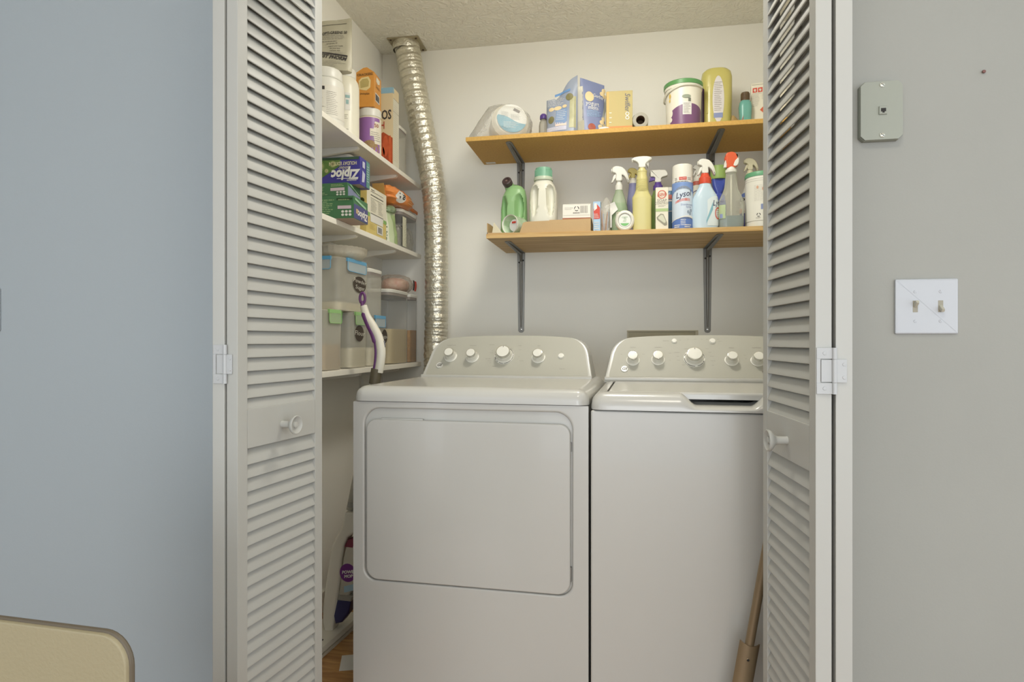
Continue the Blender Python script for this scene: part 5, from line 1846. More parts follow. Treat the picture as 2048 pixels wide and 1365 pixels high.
hd = trigger(t, sec[-1][0], 'hook', 1.05, OT, WT, WT, .0205, .010)
mk('white_back', xf(prism(smooth_poly([(.006, .012), (.020, .012), (.026, .030), (.024, .046), (.016, .056), (.020, .040), (.012, .030)]), -.0136, .0136, .003, 2), loc=(0, 0, sec[-1][0] + .010), sc=(1.05,) * 3), WT, hd)

# 20 navy-labelled bottle with a pale trigger
Y = 2.690
t, sec = sprayer('white spray bottle with a navy label and cream trigger, behind the wipes canister', 1500, Y, [(None, 20, .5, 3), (440, 20, .5, 3), (398, 19, .5, 3), (385, 14, .7, 2.5), (370, 9, 1, 2), (352, 8, 1, 2)], mat('bottle_grey_white', (216, 214, 200)))
sf = loft_surf(sec, .001)
sf2 = loft_surf(sec, .0016)
zz = lambda v: Zp(v, U(1500, 2.69), 2.69) - LZ
mk('label', [patch(sf, -.048, .02, .004, zz(428), 8, 3)], NAVYP, t, flat=True)
mk('sky_print', [patch(sf, -.048, .02, zz(396), lambda s: zz(388) + .3 * (s + .03), 8, 2)], BLUEP, t, flat=True)
mk('lettering', [text(sf2, 'OXIDA', .020, -.044, zz(401), align='LEFT', bold=.03, xs=.8)], INK, t, flat=True)
mk('peach_print', [oval(sf2, -.042, zz(423), .010, .011, 14, 1)], PEACHP, t, flat=True)
CT = mat('trigger_cream', (222, 216, 186), .4)
trigger(t, sec[-1][0], 'hood', .95, CT, CT, CT, .0160, .012)

# 21 wipes canister
Y = 2.535
u = 1524
t = put('wipes_canister', 'white cleaning wipes canister with a sea-green lid, at the louvred door end of the shelf', 'canister', u, Y, LZ)
R = mm(32, u, Y)
h = Zp(349, U(u, Y), Y - R) - LZ
sec = [(0, R * .95, R * .95, 2), (.004, R * .98, R * .98, 2), (.020, R * .985, R * .985, 2), (.0208, R, R, 2), (h - .010, R, R, 2), (h - .008, R * .985, R * .985, 2), (h, R * .98, R * .98, 2)]
mk('canister', loft(sec, 48), mat('canister_white', (232, 230, 218), .35), t)
mk('lid', lathe([(R * 1.01, h - .001), (R * 1.02, h + .010), (R * .97, h + .016), (R * .86, h + .018), (.001, h + .018)], 48), mat('lid_sea_green', (102, 164, 124), .35), t)
sf = loft_surf(sec, .0008)
mk('blue_panel', [patch(sf, -.016, .05, .062, .082, 10, 1)], mat('label_blue', (138, 150, 190)), t, flat=True)
rs = []
for i in range(3):
    a = rad(90 + 120 * i)
    rs.append(patch(lambda s, q, a=a: sf(-.024 + .006 * math.cos(a + s) * (1 + q), .042 + .006 * math.sin(a + s) * (1 + q)), .28, 1.75, -.2, .2, 5, 1))
mk('recycling_mark', rs, INK, t, flat=True)
mk('small_print', [small_print(sf, -.040, .03, .094, h - .035, 13, 51, .14), small_print(sf, -.034, -.012, .028, .034, 1, 5, .5)], mat('print_pale_grey', (186, 180, 168), .6), t, flat=True)
mk('pale_print', [oval(sf, -.006, h - .052, .006, .008, 10, 1), oval(sf, -.028, h - .045, .004, .006, 10, 1)], PEACHP, t, flat=True)
mk('ring_line', [lathe([(R * 1.004, z), (R * 1.004, z + .0008)], 48, False, False) for z in (.0208, h - .012, h - .020)], GREYINK, t, flat=True)['kind'] = 'stuff'

# ------------------------------------------------------------------ pantry shelves on the side wall
def at_x(name, label, cat, X, y, z, rz=0.0, group=None):
    return thing(name, label, cat, (X, y, z), rz, group)


# ---- top shelf
Y = 2.06
t = at_x('supplement_jar', 'wide white jar with rows of small print, under the grey pouch', 'jar', -1.032, Y, TZ)
R = .062
sec = [(0, R * .95, R * .95, 2), (.005, R, R, 2), (.140, R, R, 2), (.158, R * .95, R * .95, 2), (.166, R * .80, R * .80, 2)]
mk('jar', loft(sec, 44), WPLAST, t)
mk('lid', lathe([(R * .86, .164), (R * .90, .168), (R * .90, .192), (R * .82, .199), (.001, .200)], 44), WPLAST, t)
sf = loft_surf(sec, .0008)
sf2 = loft_surf(sec, .0014)
mk('label', patch(sf, -.080, .110, .022, .132, 24, 3), mat('label_grey_white', (226, 222, 210), .5), t)
mk('small_print', [small_print(sf2, .030, .070, .030, .112, 13, 61, .18), small_print(sf2, -.06, .026, .030, .118, 12, 62, .2)], GREYINK, t, flat=True)
mk('dark_square', [patch(sf2, .010, .024, .114, .126, 2, 1)], INK, t, flat=True)

Y = 2.255
t = at_x('supplement_bottle', 'tall white bottle with a small blue-green label strip, next to the orange carton', 'bottle', -1.052, Y, TZ)
R = .053
sec = [(0, R * .95, R * .95, 2), (.005, R, R, 2), (.215, R, R, 2), (.238, R * .93, R * .93, 2), (.256, R * .72, R * .72, 2)]
mk('bottle', loft(sec, 44), mat('bottle_warm_white', (236, 232, 214), .35), t)
mk('lid', lathe([(R * .76, .254), (R * .78, .258), (R * .78, .284), (R * .7, .288)], 36), WPLAST, t)
sf = loft_surf(sec, .0008)
mk('strip_label', [patch(sf, .022, .042, .120, .185, 4, 2)], PAPERW, t, flat=True)
sf2 = loft_surf(sec, .0014)
mk('teal_print', [patch(sf2, .024, .040, .165, .176, 3, 1), patch(sf2, .026, .036, .142, .158, 3, 1)], mat('print_teal', (146, 178, 176), .5), t, flat=True)
mk('small_print', [small_print(sf2, .020, .034, .085, .105, 3, 66, .2), small_print(sf2, .020, .036, .020, .050, 8, 67, .5)], GREYINK, t, flat=True)

# grey foil pouch standing on the jar
Y = 2.075
z0 = TZ + .2004
w = .135
build, fs = pouch_surface(w, lambda s: .185 + .10 * s, .020, 41, .003)
x_r = U(700, Y)
t = at_x('supplement_pouch', 'flat grey foil pouch covered in dark print, standing on the wide white jar', 'pouch', x_r - w / 2 + .004, Y, z0, rad(6))
p = mk('bag', build(), mat('pouch_grey', (188, 182, 160), .42, var=.04), t)
S = lambda s, q: fs(s, q, .0014)
mk('lettering', [text(S, 'OPTI-GREENS 50', .0145, .008, .136, rot=.06, xs=.82, shear=.15, bold=.02), text(S, '1ST PHORM', .0175, .006, .048, rot=-.16, shear=.25, bold=.04)], INK, p, flat=True)
mk('lettering', [text(S, 'opti-greens 50', .007, .0, .098), text(S, 'support your health', .0065, .014, .088), text(S, 'feel your best', .0065, .012, .080), text(S, 'nutrients daily', .0065, .012, .072)], INK, p, flat=True)
mk('small_print', [small_print(S, -.05, .052, .112, .130, 3, 71, .25), small_print(S, -.05, .02, .102, .110, 1, 72, .3), small_print(S, -.058, .05, .052, .068, 4, 73, .2), small_print(S, -.06, .05, .012, .038, 5, 74, .15)], GREYINK, p, flat=True)
mk('seam_line', [patch(S, -.064, .050, lambda s: .166 + .10 * s, lambda s: .1675 + .10 * s, 10, 1)], INK, p, flat=True)
mk('dark_bar', [patch(S, -.05, .056, lambda s: .058 - .16 * s, lambda s: .0635 - .16 * s, 10, 1)], INK, p, flat=True)

# violet-labelled jar and the orange carton on it
Y = 2.418
t = at_x('snack_jar', 'jar with a violet label and white screw lid, under the orange carton', 'jar', -1.020, Y, TZ)
R = .0455
sec = [(0, R * .95, R * .95, 2), (.004, R, R, 2), (.150, R, R, 2), (.160, R * .9, R * .9, 2)]
mk('jar', loft(sec, 44), mat('jar_cream', (226, 216, 192), .35), t)
mk('lid', lathe([(R * .97, .158), (R * .99, .162), (R * .99, .186), (R * .92, .1905), (.001, .191)], 44), WPLAST, t)
sf = loft_surf(sec, .0008)
sf2 = loft_surf(sec, .0014)
mk('violet_label', patch(sf, -.055, .062, .012, .150, 20, 4), mat('label_violet', (150, 104, 166), .4), t)
mk('cream_panel', patch(sf2, .018, .075, lambda s: .045 + (.03 if s < .034 else 0), lambda s: .105 + (.03 if s > .034 else 0), 12, 2), mat('label_cream', (226, 218, 200), .5), t, flat=True)
mk('food_picture', oval(sf2, .018, .024, .036, .034, 20, 2), mat('granola', (174, 146, 100), .6, c2=(122, 92, 56), scale=140), t, flat=True)
sf3 = loft_surf(sec, .0020)
mk('lettering', [text(sf3, '50', .020, .044, .118, bold=.03)], mat('print_rust', (164, 104, 84)), t, flat=True)
mk('small_print', [small_print(sf3, .022, .066, .055, .095, 5, 77, .25)], GREYINK, t, flat=True)

X0, X1, ya, yb = -1.062, -.988, 2.372, 2.462
t = at_x('carton', 'orange snack carton with a pale cut-out picture, standing on the violet jar', 'box', (X0 + X1) / 2, (ya + yb) / 2, TZ + .1912, rad(4))
OC = mat('orange_carton', (222, 158, 72), .5, c2=(206, 138, 58), scale=20)
hx, hy, h = (X1 - X0) / 2, (yb - ya) / 2, .138
b = mk('carton', box(-hx, hx, -hy, hy, 0, h, .001, 2), OC, t)
mk('top_flap', [prism([(-hx, h), (hx, h), (hx * .2, h + .020), (-hx * .2, h + .018)], -hy * .98, hy * .98, .0006, 1)], OC, b)
S = front(-hy, .0008)
E = side(hx, .0008)
S2, E2 = front(-hy, .0014), side(hx, .0014)
mk('pale_frame', [poly(S, [(-.024, .070), (-.026, .104), (-.014, .116), (.014, .120), (.024, .104), (.022, .076), (.006, .064)])], mat('frame_pale', (232, 210, 150), .5), b, flat=True)
mk('picture', [poly(S2, [(-.018, .074), (-.020, .100), (-.010, .110), (.010, .112), (.017, .100), (.015, .080)])], mat('picture_olive', (196, 176, 110), .5, var=.1, scale=50), b, flat=True)
mk('lettering', [text(S2, 'CRACKERS', .013, .0, .128, rot=.06, bold=.03), text(S2, 'pumpkin', .011, .0, .052, rot=-.05, bold=.02)], mat('lettering_brown', (128, 92, 48), .5), b, flat=True)
mk('barcode_panel', [patch(E, -.030, .022, .028, .062, 1, 1)], PAPERW, b, flat=True)
mk('barcode', [barcode(E2, -.026, .018, .032, .058, 12, 5)], INK, b, flat=True)
mk('side_print', [poly(E, [(-.02, .110), (.0, .104), (.024, .112), (.026, .128), (-.016, .128)])], CREAM, b, flat=True)
mk('lettering', [text(E2, 'Snack', .020, .0, .090, shear=.2), ], mat('lettering_brown', (128, 92, 48)), b, flat=True)

# tall cereal carton
X1, ya, yb = -.975, 2.556, 2.628
X0 = -1.148
t = at_x('carton', 'tall cereal carton with a pale blue top and red fruit printed at its foot', 'box', (X0 + X1) / 2, (ya + yb) / 2, TZ)
hx, hy = (X1 - X0) / 2, (yb - ya) / 2
h = Zp(174, X1, ya) - TZ
b = mk('carton', box(-hx, hx, -hy, hy, 0, h, .001, 2), mat('cereal_tan', (216, 196, 154), .5, c2=(224, 208, 172), scale=5), t)
S, S2, E, E2 = front(-hy, .0008), front(-hy, .0014), side(hx, .0008), side(hx, .0014)
mk('blue_top', [patch(S, -hx, hx, h * .925, h * .997, 2, 1), patch(E, -hy, -hy + .012, h * .925, h * .997, 1, 1)], mat('cereal_blue', (144, 184, 204), .5), b, flat=True)
mk('side_panel', [patch(E, -hy + .002, hy - .002, .004, h * .86, 1, 1)], CREAM, b, flat=True)
mk('red_picture', [poly(S, [(-hx, .002), (hx - .001, .002), (hx - .001, h * .36), (hx * .5, h * .44), (hx * .1, h * .37), (-hx, h * .40)])], mat('strawberry_red', (196, 92, 52), .5, c2=(150, 60, 32), scale=30), b, flat=True)
mks('fruit_picture', [oval(S2, hx * .62, h * .26, .013, .045, 16, 2), oval(S2, hx * .86, h * .22, .008, .06, 14, 2), oval(S2, hx * .40, h * .18, .016, .028, 14, 2)], mat('fruit_orange', (216, 112, 62), .5, c2=(186, 72, 44), scale=60), b, flat=True)
mk('lettering', [text(S2, 'OATIOS', .056, hx - .006, h * .650, align='RIGHT', xs=.62, bold=.02)], INK, b, flat=True)
mk('lettering', [text(S2, 'CRUNCH', .044, hx - .036, h * .520, align='RIGHT', xs=.6, bold=.02)], mat('lettering_red', (186, 74, 56), .5), b, flat=True)
mk('small_print', [small_print(E2, -hy + .008, hy - .008, h * .08, h * .80, 26, 81, .15)], mat('print_pale_tan', (206, 196, 170), .6), b, flat=True)
mk('rule_line', [patch(E2, -hy + .002, hy - .002, h * .70, h * .705, 1, 1), patch(E2, -hy + .002, hy - .002, h * .86, h * .865, 1, 1)], GREYINK, b, flat=True)


def canister(name, label, X0, X1, ya, yb, z, h, fill_m=None, fill_h=0.0, fill_name='contents', lid='seal', clip_m=None, body=None, bag=None):
    """clear square food container; lid 'seal' is a white slab over a grey gasket, 'clip' a soft lid with side clips"""
    t = at_x(name, label, 'container', (X0 + X1) / 2, (ya + yb) / 2, z)
    hx, hy = (X1 - X0) / 2, (yb - ya) / 2
    e = 7
    lh = .026 if lid == 'seal' else .010
    secs = [(0.0006, hx * .95, hy * .95, e), (.004, hx * .98, hy * .98, e), (h - lh, hx, hy, e)]
    if fill_m:
        mk(fill_name, loft([(.003, hx * .93, hy * .93, e), (.006, hx * .95, hy * .95, e), (fill_h, hx * .965, hy * .965, e)], 36), fill_m, t, sharp=60)
    mk('body', loft(secs, 36, True, False), body or CLEARP, t)
    if lid == 'seal':
        mk('gasket', loft([(h - lh, hx * .985, hy * .985, e), (h - lh + .012, hx * .985, hy * .985, e)], 36), mat('gasket_grey', (142, 134, 128), .6), t)
        mk('lid', loft([(h - lh + .012, hx * 1.0, hy * 1.0, e), (h - .004, hx * 1.02, hy * 1.02, e), (h, hx * .99, hy * .99, e)], 36), WPLAST, t)
    else:
        mk('lid', loft([(h - .012, hx * 1.01, hy * 1.01, e), (h - .002, hx * 1.02, hy * 1.02, e), (h, hx * .98, hy * .98, e)], 36), body or FROST, t)
        for (cx, cy, w_, rz) in ((hx, 0, hy, 0), (0, -hy, hx, rad(-90))):
            cl = mk('clip', [xf(prism(rrect(-w_ * .62, w_ * .62, -.044, .002, [.010, .010, .003, .003], 5), -.0028, -.0008, .0008, 1), rot=(0, 0, rad(90)), loc=(.0012, 0, 0))], clip_m[1], t, (cx + (.002 if rz == 0 else 0), cy - (.002 if rz else 0), h - .001), (0, 0, rz))
            mk('clip_hinge', [xf(box(-.004, .0045, -w_ * .62, w_ * .62, -.010, .0030, .0012, 2)), tube([(.0036, -w_ * .60, -.008), (.0038, -w_ * .60, -.038), (.0038, -w_ * .54, -.0435), (.0038, w_ * .54, -.0435), (.0038, w_ * .60, -.038), (.0036, w_ * .60, -.008)], .0013, 6)], clip_m[0], cl)
    return t, hx, hy


def oval_tag(t, hx, sy, z, ry, rz, lines, size):
    E = side(hx + .0012, .0010)
    tg = mk('tag', oval(E, sy, z, ry, rz, 32, 2), mat('chalk_tag', (66, 56, 46), .7, var=.05), t, label='dark chalk label with white handwriting')
    E2 = side(hx + .0012, .0018)
    n = len(lines)
    mk('lettering', [text(E2, s, size, sy, z + (n - 1) * size * .55 - i * size * 1.1, shear=.15, rot=-.06, xs=1.75) for i, s in enumerate(lines)], mat('chalk', (206, 202, 190), .8), tg, flat=True)


canister('food_canister', 'slim clear canister with a grey-sealed lid, behind the tall cereal carton', -1.140, -.984, 2.650, 2.765, TZ, .215, body=FROST)

# ---- middle shelf
canister('food_canister', 'tall clear canister with a white lid, rising behind the blue zip bag carton', -1.147, -1.028, 2.245, 2.36, MZ, .298, body=FROST)
ZG = mat('bag_box_green', (74, 122, 84), .45, c2=(58, 104, 66), scale=14)
ZN = mat('bag_box_navy', (74, 74, 128), .45, var=.05)
ZB = mat('bag_box_blue', (58, 52, 132), .42, c2=(70, 66, 150), scale=8)


def corner_box(name, label, X1, ycorner, yend, w, z, h, m, rz=0.0):
    """box given by its front right corner (x=X1, y=ycorner)"""
    t = at_x(name, label, 'box', X1, ycorner, z, rz)
    b = mk('carton', box(-w, 0, 0, yend - ycorner, 0, h, .0010, 2), m, t)
    return t, b


# green zip bag cartons
t, b = corner_box('bag_carton', 'green zip bag carton at the bottom of the stack, overhanging the middle shelf', -.900, 1.994, 2.124, .235, MZ + .0006, .0760, ZG, rad(2))
D = .130
S, S2, E, E2 = front(0, .0008), front(0, .0014), side(0, .0008), side(0, .0014)
mk('navy_end', [patch(E, .002, D - .001, .002, .050, 1, 1)], ZN, b, flat=True)
mk('green_band', [poly(E2, [(.010, .072), (D - .02, .056), (D - .02, .048), (.010, .064)])], mat('band_mint', (150, 190, 154), .5), b, flat=True)
mk('lettering', [text(E2, 'Ziploc', .034, D * .62, .022, rot=PI, shear=.2, bold=.03)], PAPERW, b, flat=True)
mk('orange_print', [patch(E2, D * .15, D * .30, .020, .036, 1, 1)], mat('print_tan', (186, 160, 130), .5), b, flat=True)
mk('pink_strip', [patch(S, -.056, -.008, .032, .043, 1, 1)], mat('strip_pink', (210, 190, 200), .5), b, flat=True)
mk('white_marks', [oval(S, -.012 - .013 * i, .012 + .011 * j, .0052, .0044, 10, 1) for i in range(3) for j in range(2)], PAPERW, b, flat=True)
mk('small_print', [small_print(S, -.16, -.066, .008, .066, 9, 91, .3), small_print(S, -.054, -.006, .060, .066, 1, 92, .6)], mat('print_lime', (168, 190, 140), .5), b, flat=True)
mk('dark_band', [patch(S, -.060, -.004, .062, .0690, 1, 1)], mat('band_dark_green', (44, 72, 44), .5), b, flat=True)
mk('base', [box(-.2345, -.0005, .0005, D - .0005, -.0003, .0006)], mat('carton_pinkish', (190, 166, 150), .6), b)

t, b = corner_box('bag_carton', 'green zip bag carton in the middle of the stack, under the blue one', -.925, 2.000, 2.10, .225, MZ + .0768, .0470, ZG, rad(-2))
D = .10
mk('navy_end', [poly(E, [(.004, .002), (D - .002, .002), (D - .002, .014), (.004, .038)])], mat('end_slate', (128, 134, 162), .5), b, flat=True)
mk('mint_band', [poly(E2, [(.012, .044), (D - .02, .020), (D - .006, .020), (.026, .044)])], mat('band_mint', (150, 190, 154)), b, flat=True)
mk('pink_strip', [patch(S, -.062, -.010, .020, .030, 1, 1)], mat('strip_pink', (210, 190, 200)), b, flat=True)
mk('white_marks', [oval(S, -.012 - .012 * i, .007 + .008 * j, .0046, .0032, 10, 1) for i in range(3) for j in range(2)], PAPERW, b, flat=True)
mk('small_print', [small_print(S, -.15, -.072, .006, .042, 7, 95, .3), small_print(S, -.06, -.012, .034, .043, 2, 96, .4)], mat('print_lime', (168, 190, 140)), b, flat=True)

# blue one on top, printed upside down
t, b = corner_box('bag_carton', 'blue and green zip bag carton printed upside down, topmost of the stack', -.895, 2.036, 2.122, .215, MZ + .1250, .0960, ZB, rad(1))
h, D = .096, .086
mk('green_corner', [poly(S, [(-.214, h - .002), (-.214, .022), (-.150, .020), (-.075, .064), (-.070, h - .002)])], mat('holiday_green', (64, 98, 50), .45, c2=(104, 132, 66), scale=60), b, flat=True)
mk('green_strip', [patch(S, -.213, -.004, h - .010, h - .001, 1, 1)], mat('holiday_dark_green', (58, 84, 62), .5), b, flat=True)
for (sx, sz, q) in ((-.150, .066, .022), (-.098, .072, .014), (-.170, .040, .012), (-.122, .050, .009)):
    st = []
    for i in range(12):
        a0 = PI * i / 12
        st.append(poly(S2, [(sx + q * math.cos(a0), sz + q * math.sin(a0)), (sx + q * .12 * math.cos(a0 + 1.57), sz + q * .12 * math.sin(a0 + 1.57)), (sx - q * math.cos(a0), sz - q * math.sin(a0)), (sx - q * .12 * math.cos(a0 + 1.57), sz - q * .12 * math.sin(a0 + 1.57))]))
    mk('snowflake', st, mat('snow_gold', (196, 196, 138), .5), b, flat=True)
mk('lettering', [text(S2, 'Ziploc', .046, -.052, .036, rot=PI, shear=.2, xs=.85, bold=.045)], PAPERW, b, flat=True)
mk('lettering', [text(S2, 'HOLIDAY EDITION', .0170, -.062, .074, rot=PI, xs=.70, bold=.02), text(S2, 'Slider', .0170, -.058, .058, rot=PI, shear=.2)], mat('lettering_cream', (222, 214, 176), .5), b, flat=True)
mk('lettering', [text(S2, 'storage', .012, -.030, .014, rot=PI)], PAPERW, b, flat=True)
mk('rule_line', [patch(S2, -.084, -.014, .0205, .0225, 1, 1)], PAPERW, b, flat=True)
mk('green_end', [poly(E, [(D * .62, .002), (D - .001, .002), (D - .001, h - .004), (D * .62, h - .002)])], mat('end_teal', (92, 140, 130), .5), b, flat=True)
mk('end_print', [poly(E2, [(.012, .010), (.034, .014), (.042, .044), (.018, .052)]), patch(E2, .018, .040, .062, .084, 1, 1), small_print(E2, D * .66, D * .92, .02, .08, 7, 98, .3)], mat('end_lilac', (186, 186, 206), .5), b, flat=True)
mk('torn_edge', [box(-.10, -.002, .0010, .05, -.0004, .0004)], mat('carton_pinkish', (190, 166, 150)), b)

# cream carton behind the stack
t, b = corner_box('carton', 'plain cream carton standing behind the zip bag stack', -.982, 2.150, 2.235, .12, MZ + .0004, .172, CREAM)
mk('small_print', [small_print(side(0, .0010), .010, .075, .01, .16, 18, 101, .12)], mat('print_pale_tan', (206, 196, 170)), b, flat=True)

# tan snack carton with nutrition table and open flap
t, b = corner_box('snack_carton', 'yellow and cream snack carton with a nutrition table and its brown top flap open', -.968, 2.262, 2.462, .055, MZ + .0004, .184, mat('snack_yellow', (206, 182, 100), .5, c2=(216, 198, 128), scale=9), 0)
D, h = .20, .184
mk('cream_panel', [patch(E, .001, D - .001, h * .36, h - .001, 1, 1)], CREAM, b, flat=True)
mk('green_tab', [patch(E2, .001, .030, h * .36, h * .44, 1, 1), patch(E2, D - .034, D - .001, h * .34, h * .42, 1, 1)], mat('tab_green', (134, 176, 96), .5), b, flat=True)
mk('white_panel', [patch(E2, .034, D - .038, h * .26, h * .44, 1, 1)], PAPERW, b, flat=True)
E3 = side(0, .0020)
mk('nutrition_lines', [patch(E3, .036, D - .036, z_, z_ + q, 1, 1) for z_, q in ((h * .90, .0012), (h * .82, .0026), (h * .76, .001), (h * .43, .0022))] + [small_print(E3, .038, .100, h * .48, h * .74, 9, 103, .18), small_print(E3, .112, .160, h * .48, h * .74, 9, 104, .18), small_print(E3, .04, .09, h * .93, h * .95, 1, 105, .6)], INK, b, flat=True)
mk('barcode_panel', [patch(E2, D * .50, D * .80, h * .06, h * .24, 1, 1)], PAPERW, b, flat=True)
mk('barcode', [barcode(E3, D * .55, D * .76, h * .085, h * .21, 9, 7)], INK, b, flat=True)
mk('small_print', [small_print(E3, D * .12, D * .42, h * .10, h * .22, 4, 107, .2)], mat('lettering_olive', (176, 156, 92), .5), b, flat=True)
mks('olive_picture', [oval(S, -.020, h * .66, .012, .012, 14, 1), oval(S, -.014, h * .52, .016, .010, 14, 1)], mat('olive_dark', (56, 62, 26), .5), b, flat=True)
mk('flap', [xf(box(-.053, -.002, -.0012, 0, 0, .052), loc=(0, D - .006, h - .002), rot=(rad(14), 0, 0)), ], mat('flap_brown', (178, 140, 78), .7), b)
mk('flap', [xf(box(-.0012, 0, .006, D - .010, 0, .012), loc=(-.053, 0, h - .001), rot=(0, rad(-20), 0))], mat('flap_brown', (178, 140, 78)), b)

# green and white pouch, clear canister, orange bag on top of them
Yc = 2.560
build, fs = pouch_surface(.105, lambda s: .158 + .012 * math.sin(s * 60), .030, 52, .004)
t = at_x('snack_pouch', 'crumpled pale green and white pouch wedged beside the snack carton', 'pouch', -1.005, Yc, MZ, rad(70))
p = mk('bag', build(), mat('pouch_mint', (176, 194, 146), .4, c2=(206, 212, 186), scale=14), t)
S_ = lambda s, q: fs(s, q, .0012)
mk('white_band', [patch(S_, -.050, -.014, .004, .140, 5, 8)], mat('pouch_white', (222, 224, 206), .45), p, flat=True)
mk('green_band', [patch(S_, .016, .046, .004, .130, 4, 8)], mat('pouch_green', (160, 182, 126), .45), p, flat=True)
r5 = random.Random(5)
mk('dark_specks', [oval(lambda s, q: fs(s, q, .0020), -.034 + r5.uniform(-.012, .012), .012 + .115 * i / 16, .0028, .0034, 8, 1) for i in range(17)], mat('speck_green', (86, 108, 74), .6), p, flat=True)
mk('foil_top', [xf(blob(.030, .014, .017, 9, .34, 26, 14, 2.0, 6.0), (.012, -.012, .136))], mat('foil_green', (176, 188, 164), .25, metal=.5, c2=(120, 150, 104), scale=30), p)

t, hx, hy = canister('food_canister', 'clear canister with a crumpled clear bag inside, at the middle shelf end', -1.125, -.972, 2.655, 2.880, MZ, .176, body=CLEARP)
mk('inner_bag', xf(blob(hx * .90, hy * .90, .060, 17, .16, 34, 18, 4.0), (0, 0, .004)), clear('crumpled_film', (214, 208, 190), .42, .15, bump=1.0, bscale=30), t)
mk('inner_label', [patch(side(hx * 1.0 + .0006, .0008), -hy * .92, -hy * .50, .008, .140, 1, 3)], mat('inner_label_cream', (222, 220, 196), .5), t, flat=True)
mk('inner_specks', [oval(side(hx + .0016, .0010), -hy * .62 + r5.uniform(-.008, .008), .012 + .0075 * i, .0022, .0022, 6, 1) for i in range(16)], mat('speck_green', (86, 108, 74)), t, flat=True)

ORB = mat('bag_orange', (222, 120, 48), .3, c2=(232, 152, 84), scale=18, coat=.3)
t = at_x('chip_bag', 'bright orange crumpled snack bag with a round white logo, lying over the canister', 'bag', -1.014, 2.675, MZ + .1775)
bb = blob(.068, .140, .042, 23, .13, 36, 20, 2.3, 4.5)
for v in bb.verts:
    k = min(1, max(0, (v.co.y - .09) / .07))
    v.co.z = v.co.z * (1 - .55 * k) + .018 * k
    v.co.x *= 1 - .5 * k
    k2 = min(1, max(0, (-v.co.y - .05) / .1))
    v.co.z *= 1 + .35 * k2
D1, D2 = drape(bb, -.072, .034, .0018), drape(bb, -.072, .034, .0030)
D3 = drape(bb, .020, .034, .0016)
mk('bag', bb, ORB, t)
mk('twisted_end', tube(smooth_path([(.0, .128, .030), (.012, .160, .036), (.020, .192, .030), (.030, .225, .022), (.034, .255, .004)], 6), [.016] * 4 + [.013] * 4 + [.010] * 6 + [.008] * 6 + [.005] * 5, 10, .45), clear('orange_film', (226, 140, 80), .75, .25), t)
dsk = lambda s, q: Vector((.060 + .010 * math.cos(s * 20), -.105 + s, .042 + q))
mk('logo_disc', oval(D1, 0, 0, .034, .026, 28, 4), PAPERW, t)
mk('lettering', text(D2, 'V8', .034, 0, 0, xs=1.4, shear=.2, bold=.02), INK, t, flat=True)
mk('pale_print', [small_print(D3, -.03, .05, -.018, .022, 5, 111, .35)], mat('print_peach', (236, 196, 140), .5), t, flat=True)

# ---- bottom shelf
GRN = (mat('clip_green', (150, 196, 124), .4), clear('clip_green_clear', (196, 220, 176), .45, .25))
BLU = (mat('clip_blue', (96, 164, 204), .4), clear('clip_blue_clear', (206, 220, 226), .32, .2))
SUG = mat('brown_sugar', (204, 182, 142), .9, c2=(184, 152, 108), scale=90, bump=.5, bscale=400)
FLO = mat('flour_fill', (232, 222, 192), .9, var=.02, bump=.2, bscale=200)
RICE = mat('oat_fill', (218, 202, 162), .9, c2=(196, 176, 132), scale=240, bump=.6, bscale=500)
PASTA = mat('cereal_fill', (196, 148, 74), .8, c2=(124, 84, 34), scale=110, bump=.9, bscale=160)
canister('clip_container', 'clear container with a green-clipped lid, half full of brown sugar', -1.130, -.972, 1.925, 2.070, BZ, .205, SUG, .088, 'brown_sugar', 'clip', GRN, FROST)
t, hx, hy = canister('clip_container', 'clear green-clipped container of flour with an oval dark label', -1.130, -.972, 2.130, 2.288, BZ, .205, FLO, .075, 'flour', 'clip', GRN, FROST)
oval_tag(t, hx, -.008, .128, .040, .030, ['Flour'], .024)
t, hx, hy = canister('clip_container', 'clear blue-clipped container of sugar behind the mop handle', -1.130, -.972, 2.312, 2.486, BZ, .200, FLO, .074, 'sugar', 'clip', BLU, FROST)
oval_tag(t, hx, .050, .118, .030, .029, ['Sugar'], .019)
t, hx, hy = canister('clip_container', 'large clear container with blue clips and a powder sugar label, stacked on the smaller ones', -1.135, -.976, 2.050, 2.318, BZ + .2055, .190, FLO, .032, 'powder_sugar', 'clip', BLU, FROST)
oval_tag(t, hx, .028, .104, .058, .0305, ['Powder', 'Sugar'], .021)
# stack of paper filters on the large container
t = at_x('filter_stack', 'stack of white fluted paper filters in clear film, on the large clear container', 'paper filters', -1.040, 2.185, BZ + .3960)
for i in range(5):
    bm = bmesh.new()
    n = 60
    R0_, R1_ = .074, .091 + .0008 * i
    a_ = [bm.verts.new((R0_ * math.cos(2 * PI * k / n), R0_ * math.sin(2 * PI * k / n) * 1.15, 0)) for k in range(n)]
    b_ = [bm.verts.new(((R1_ + .0052 * (-1) ** k) * math.cos(2 * PI * k / n), (R1_ + .0052 * (-1) ** k) * math.sin(2 * PI * k / n) * 1.15, .026)) for k in range(n)]
    for k in range(n):
        bm.faces.new([a_[k], a_[(k + 1) % n], b_[(k + 1) % n], b_[k]])
    bm.faces.new(a_[::-1])
    mk('paper_filter', bm, mat('filter_paper', (238, 230, 210), .8, var=.03), t, (0, 0, .001 + .0045 * i), sharp=80)
mk('film', xf(blob(.097, .112, .0285, 29, .04, 40, 14, 3.0), (0, 0, .0)), clear('film_clear', (240, 238, 228), .03, .12, bump=.4, bscale=40, edge=.14), t)

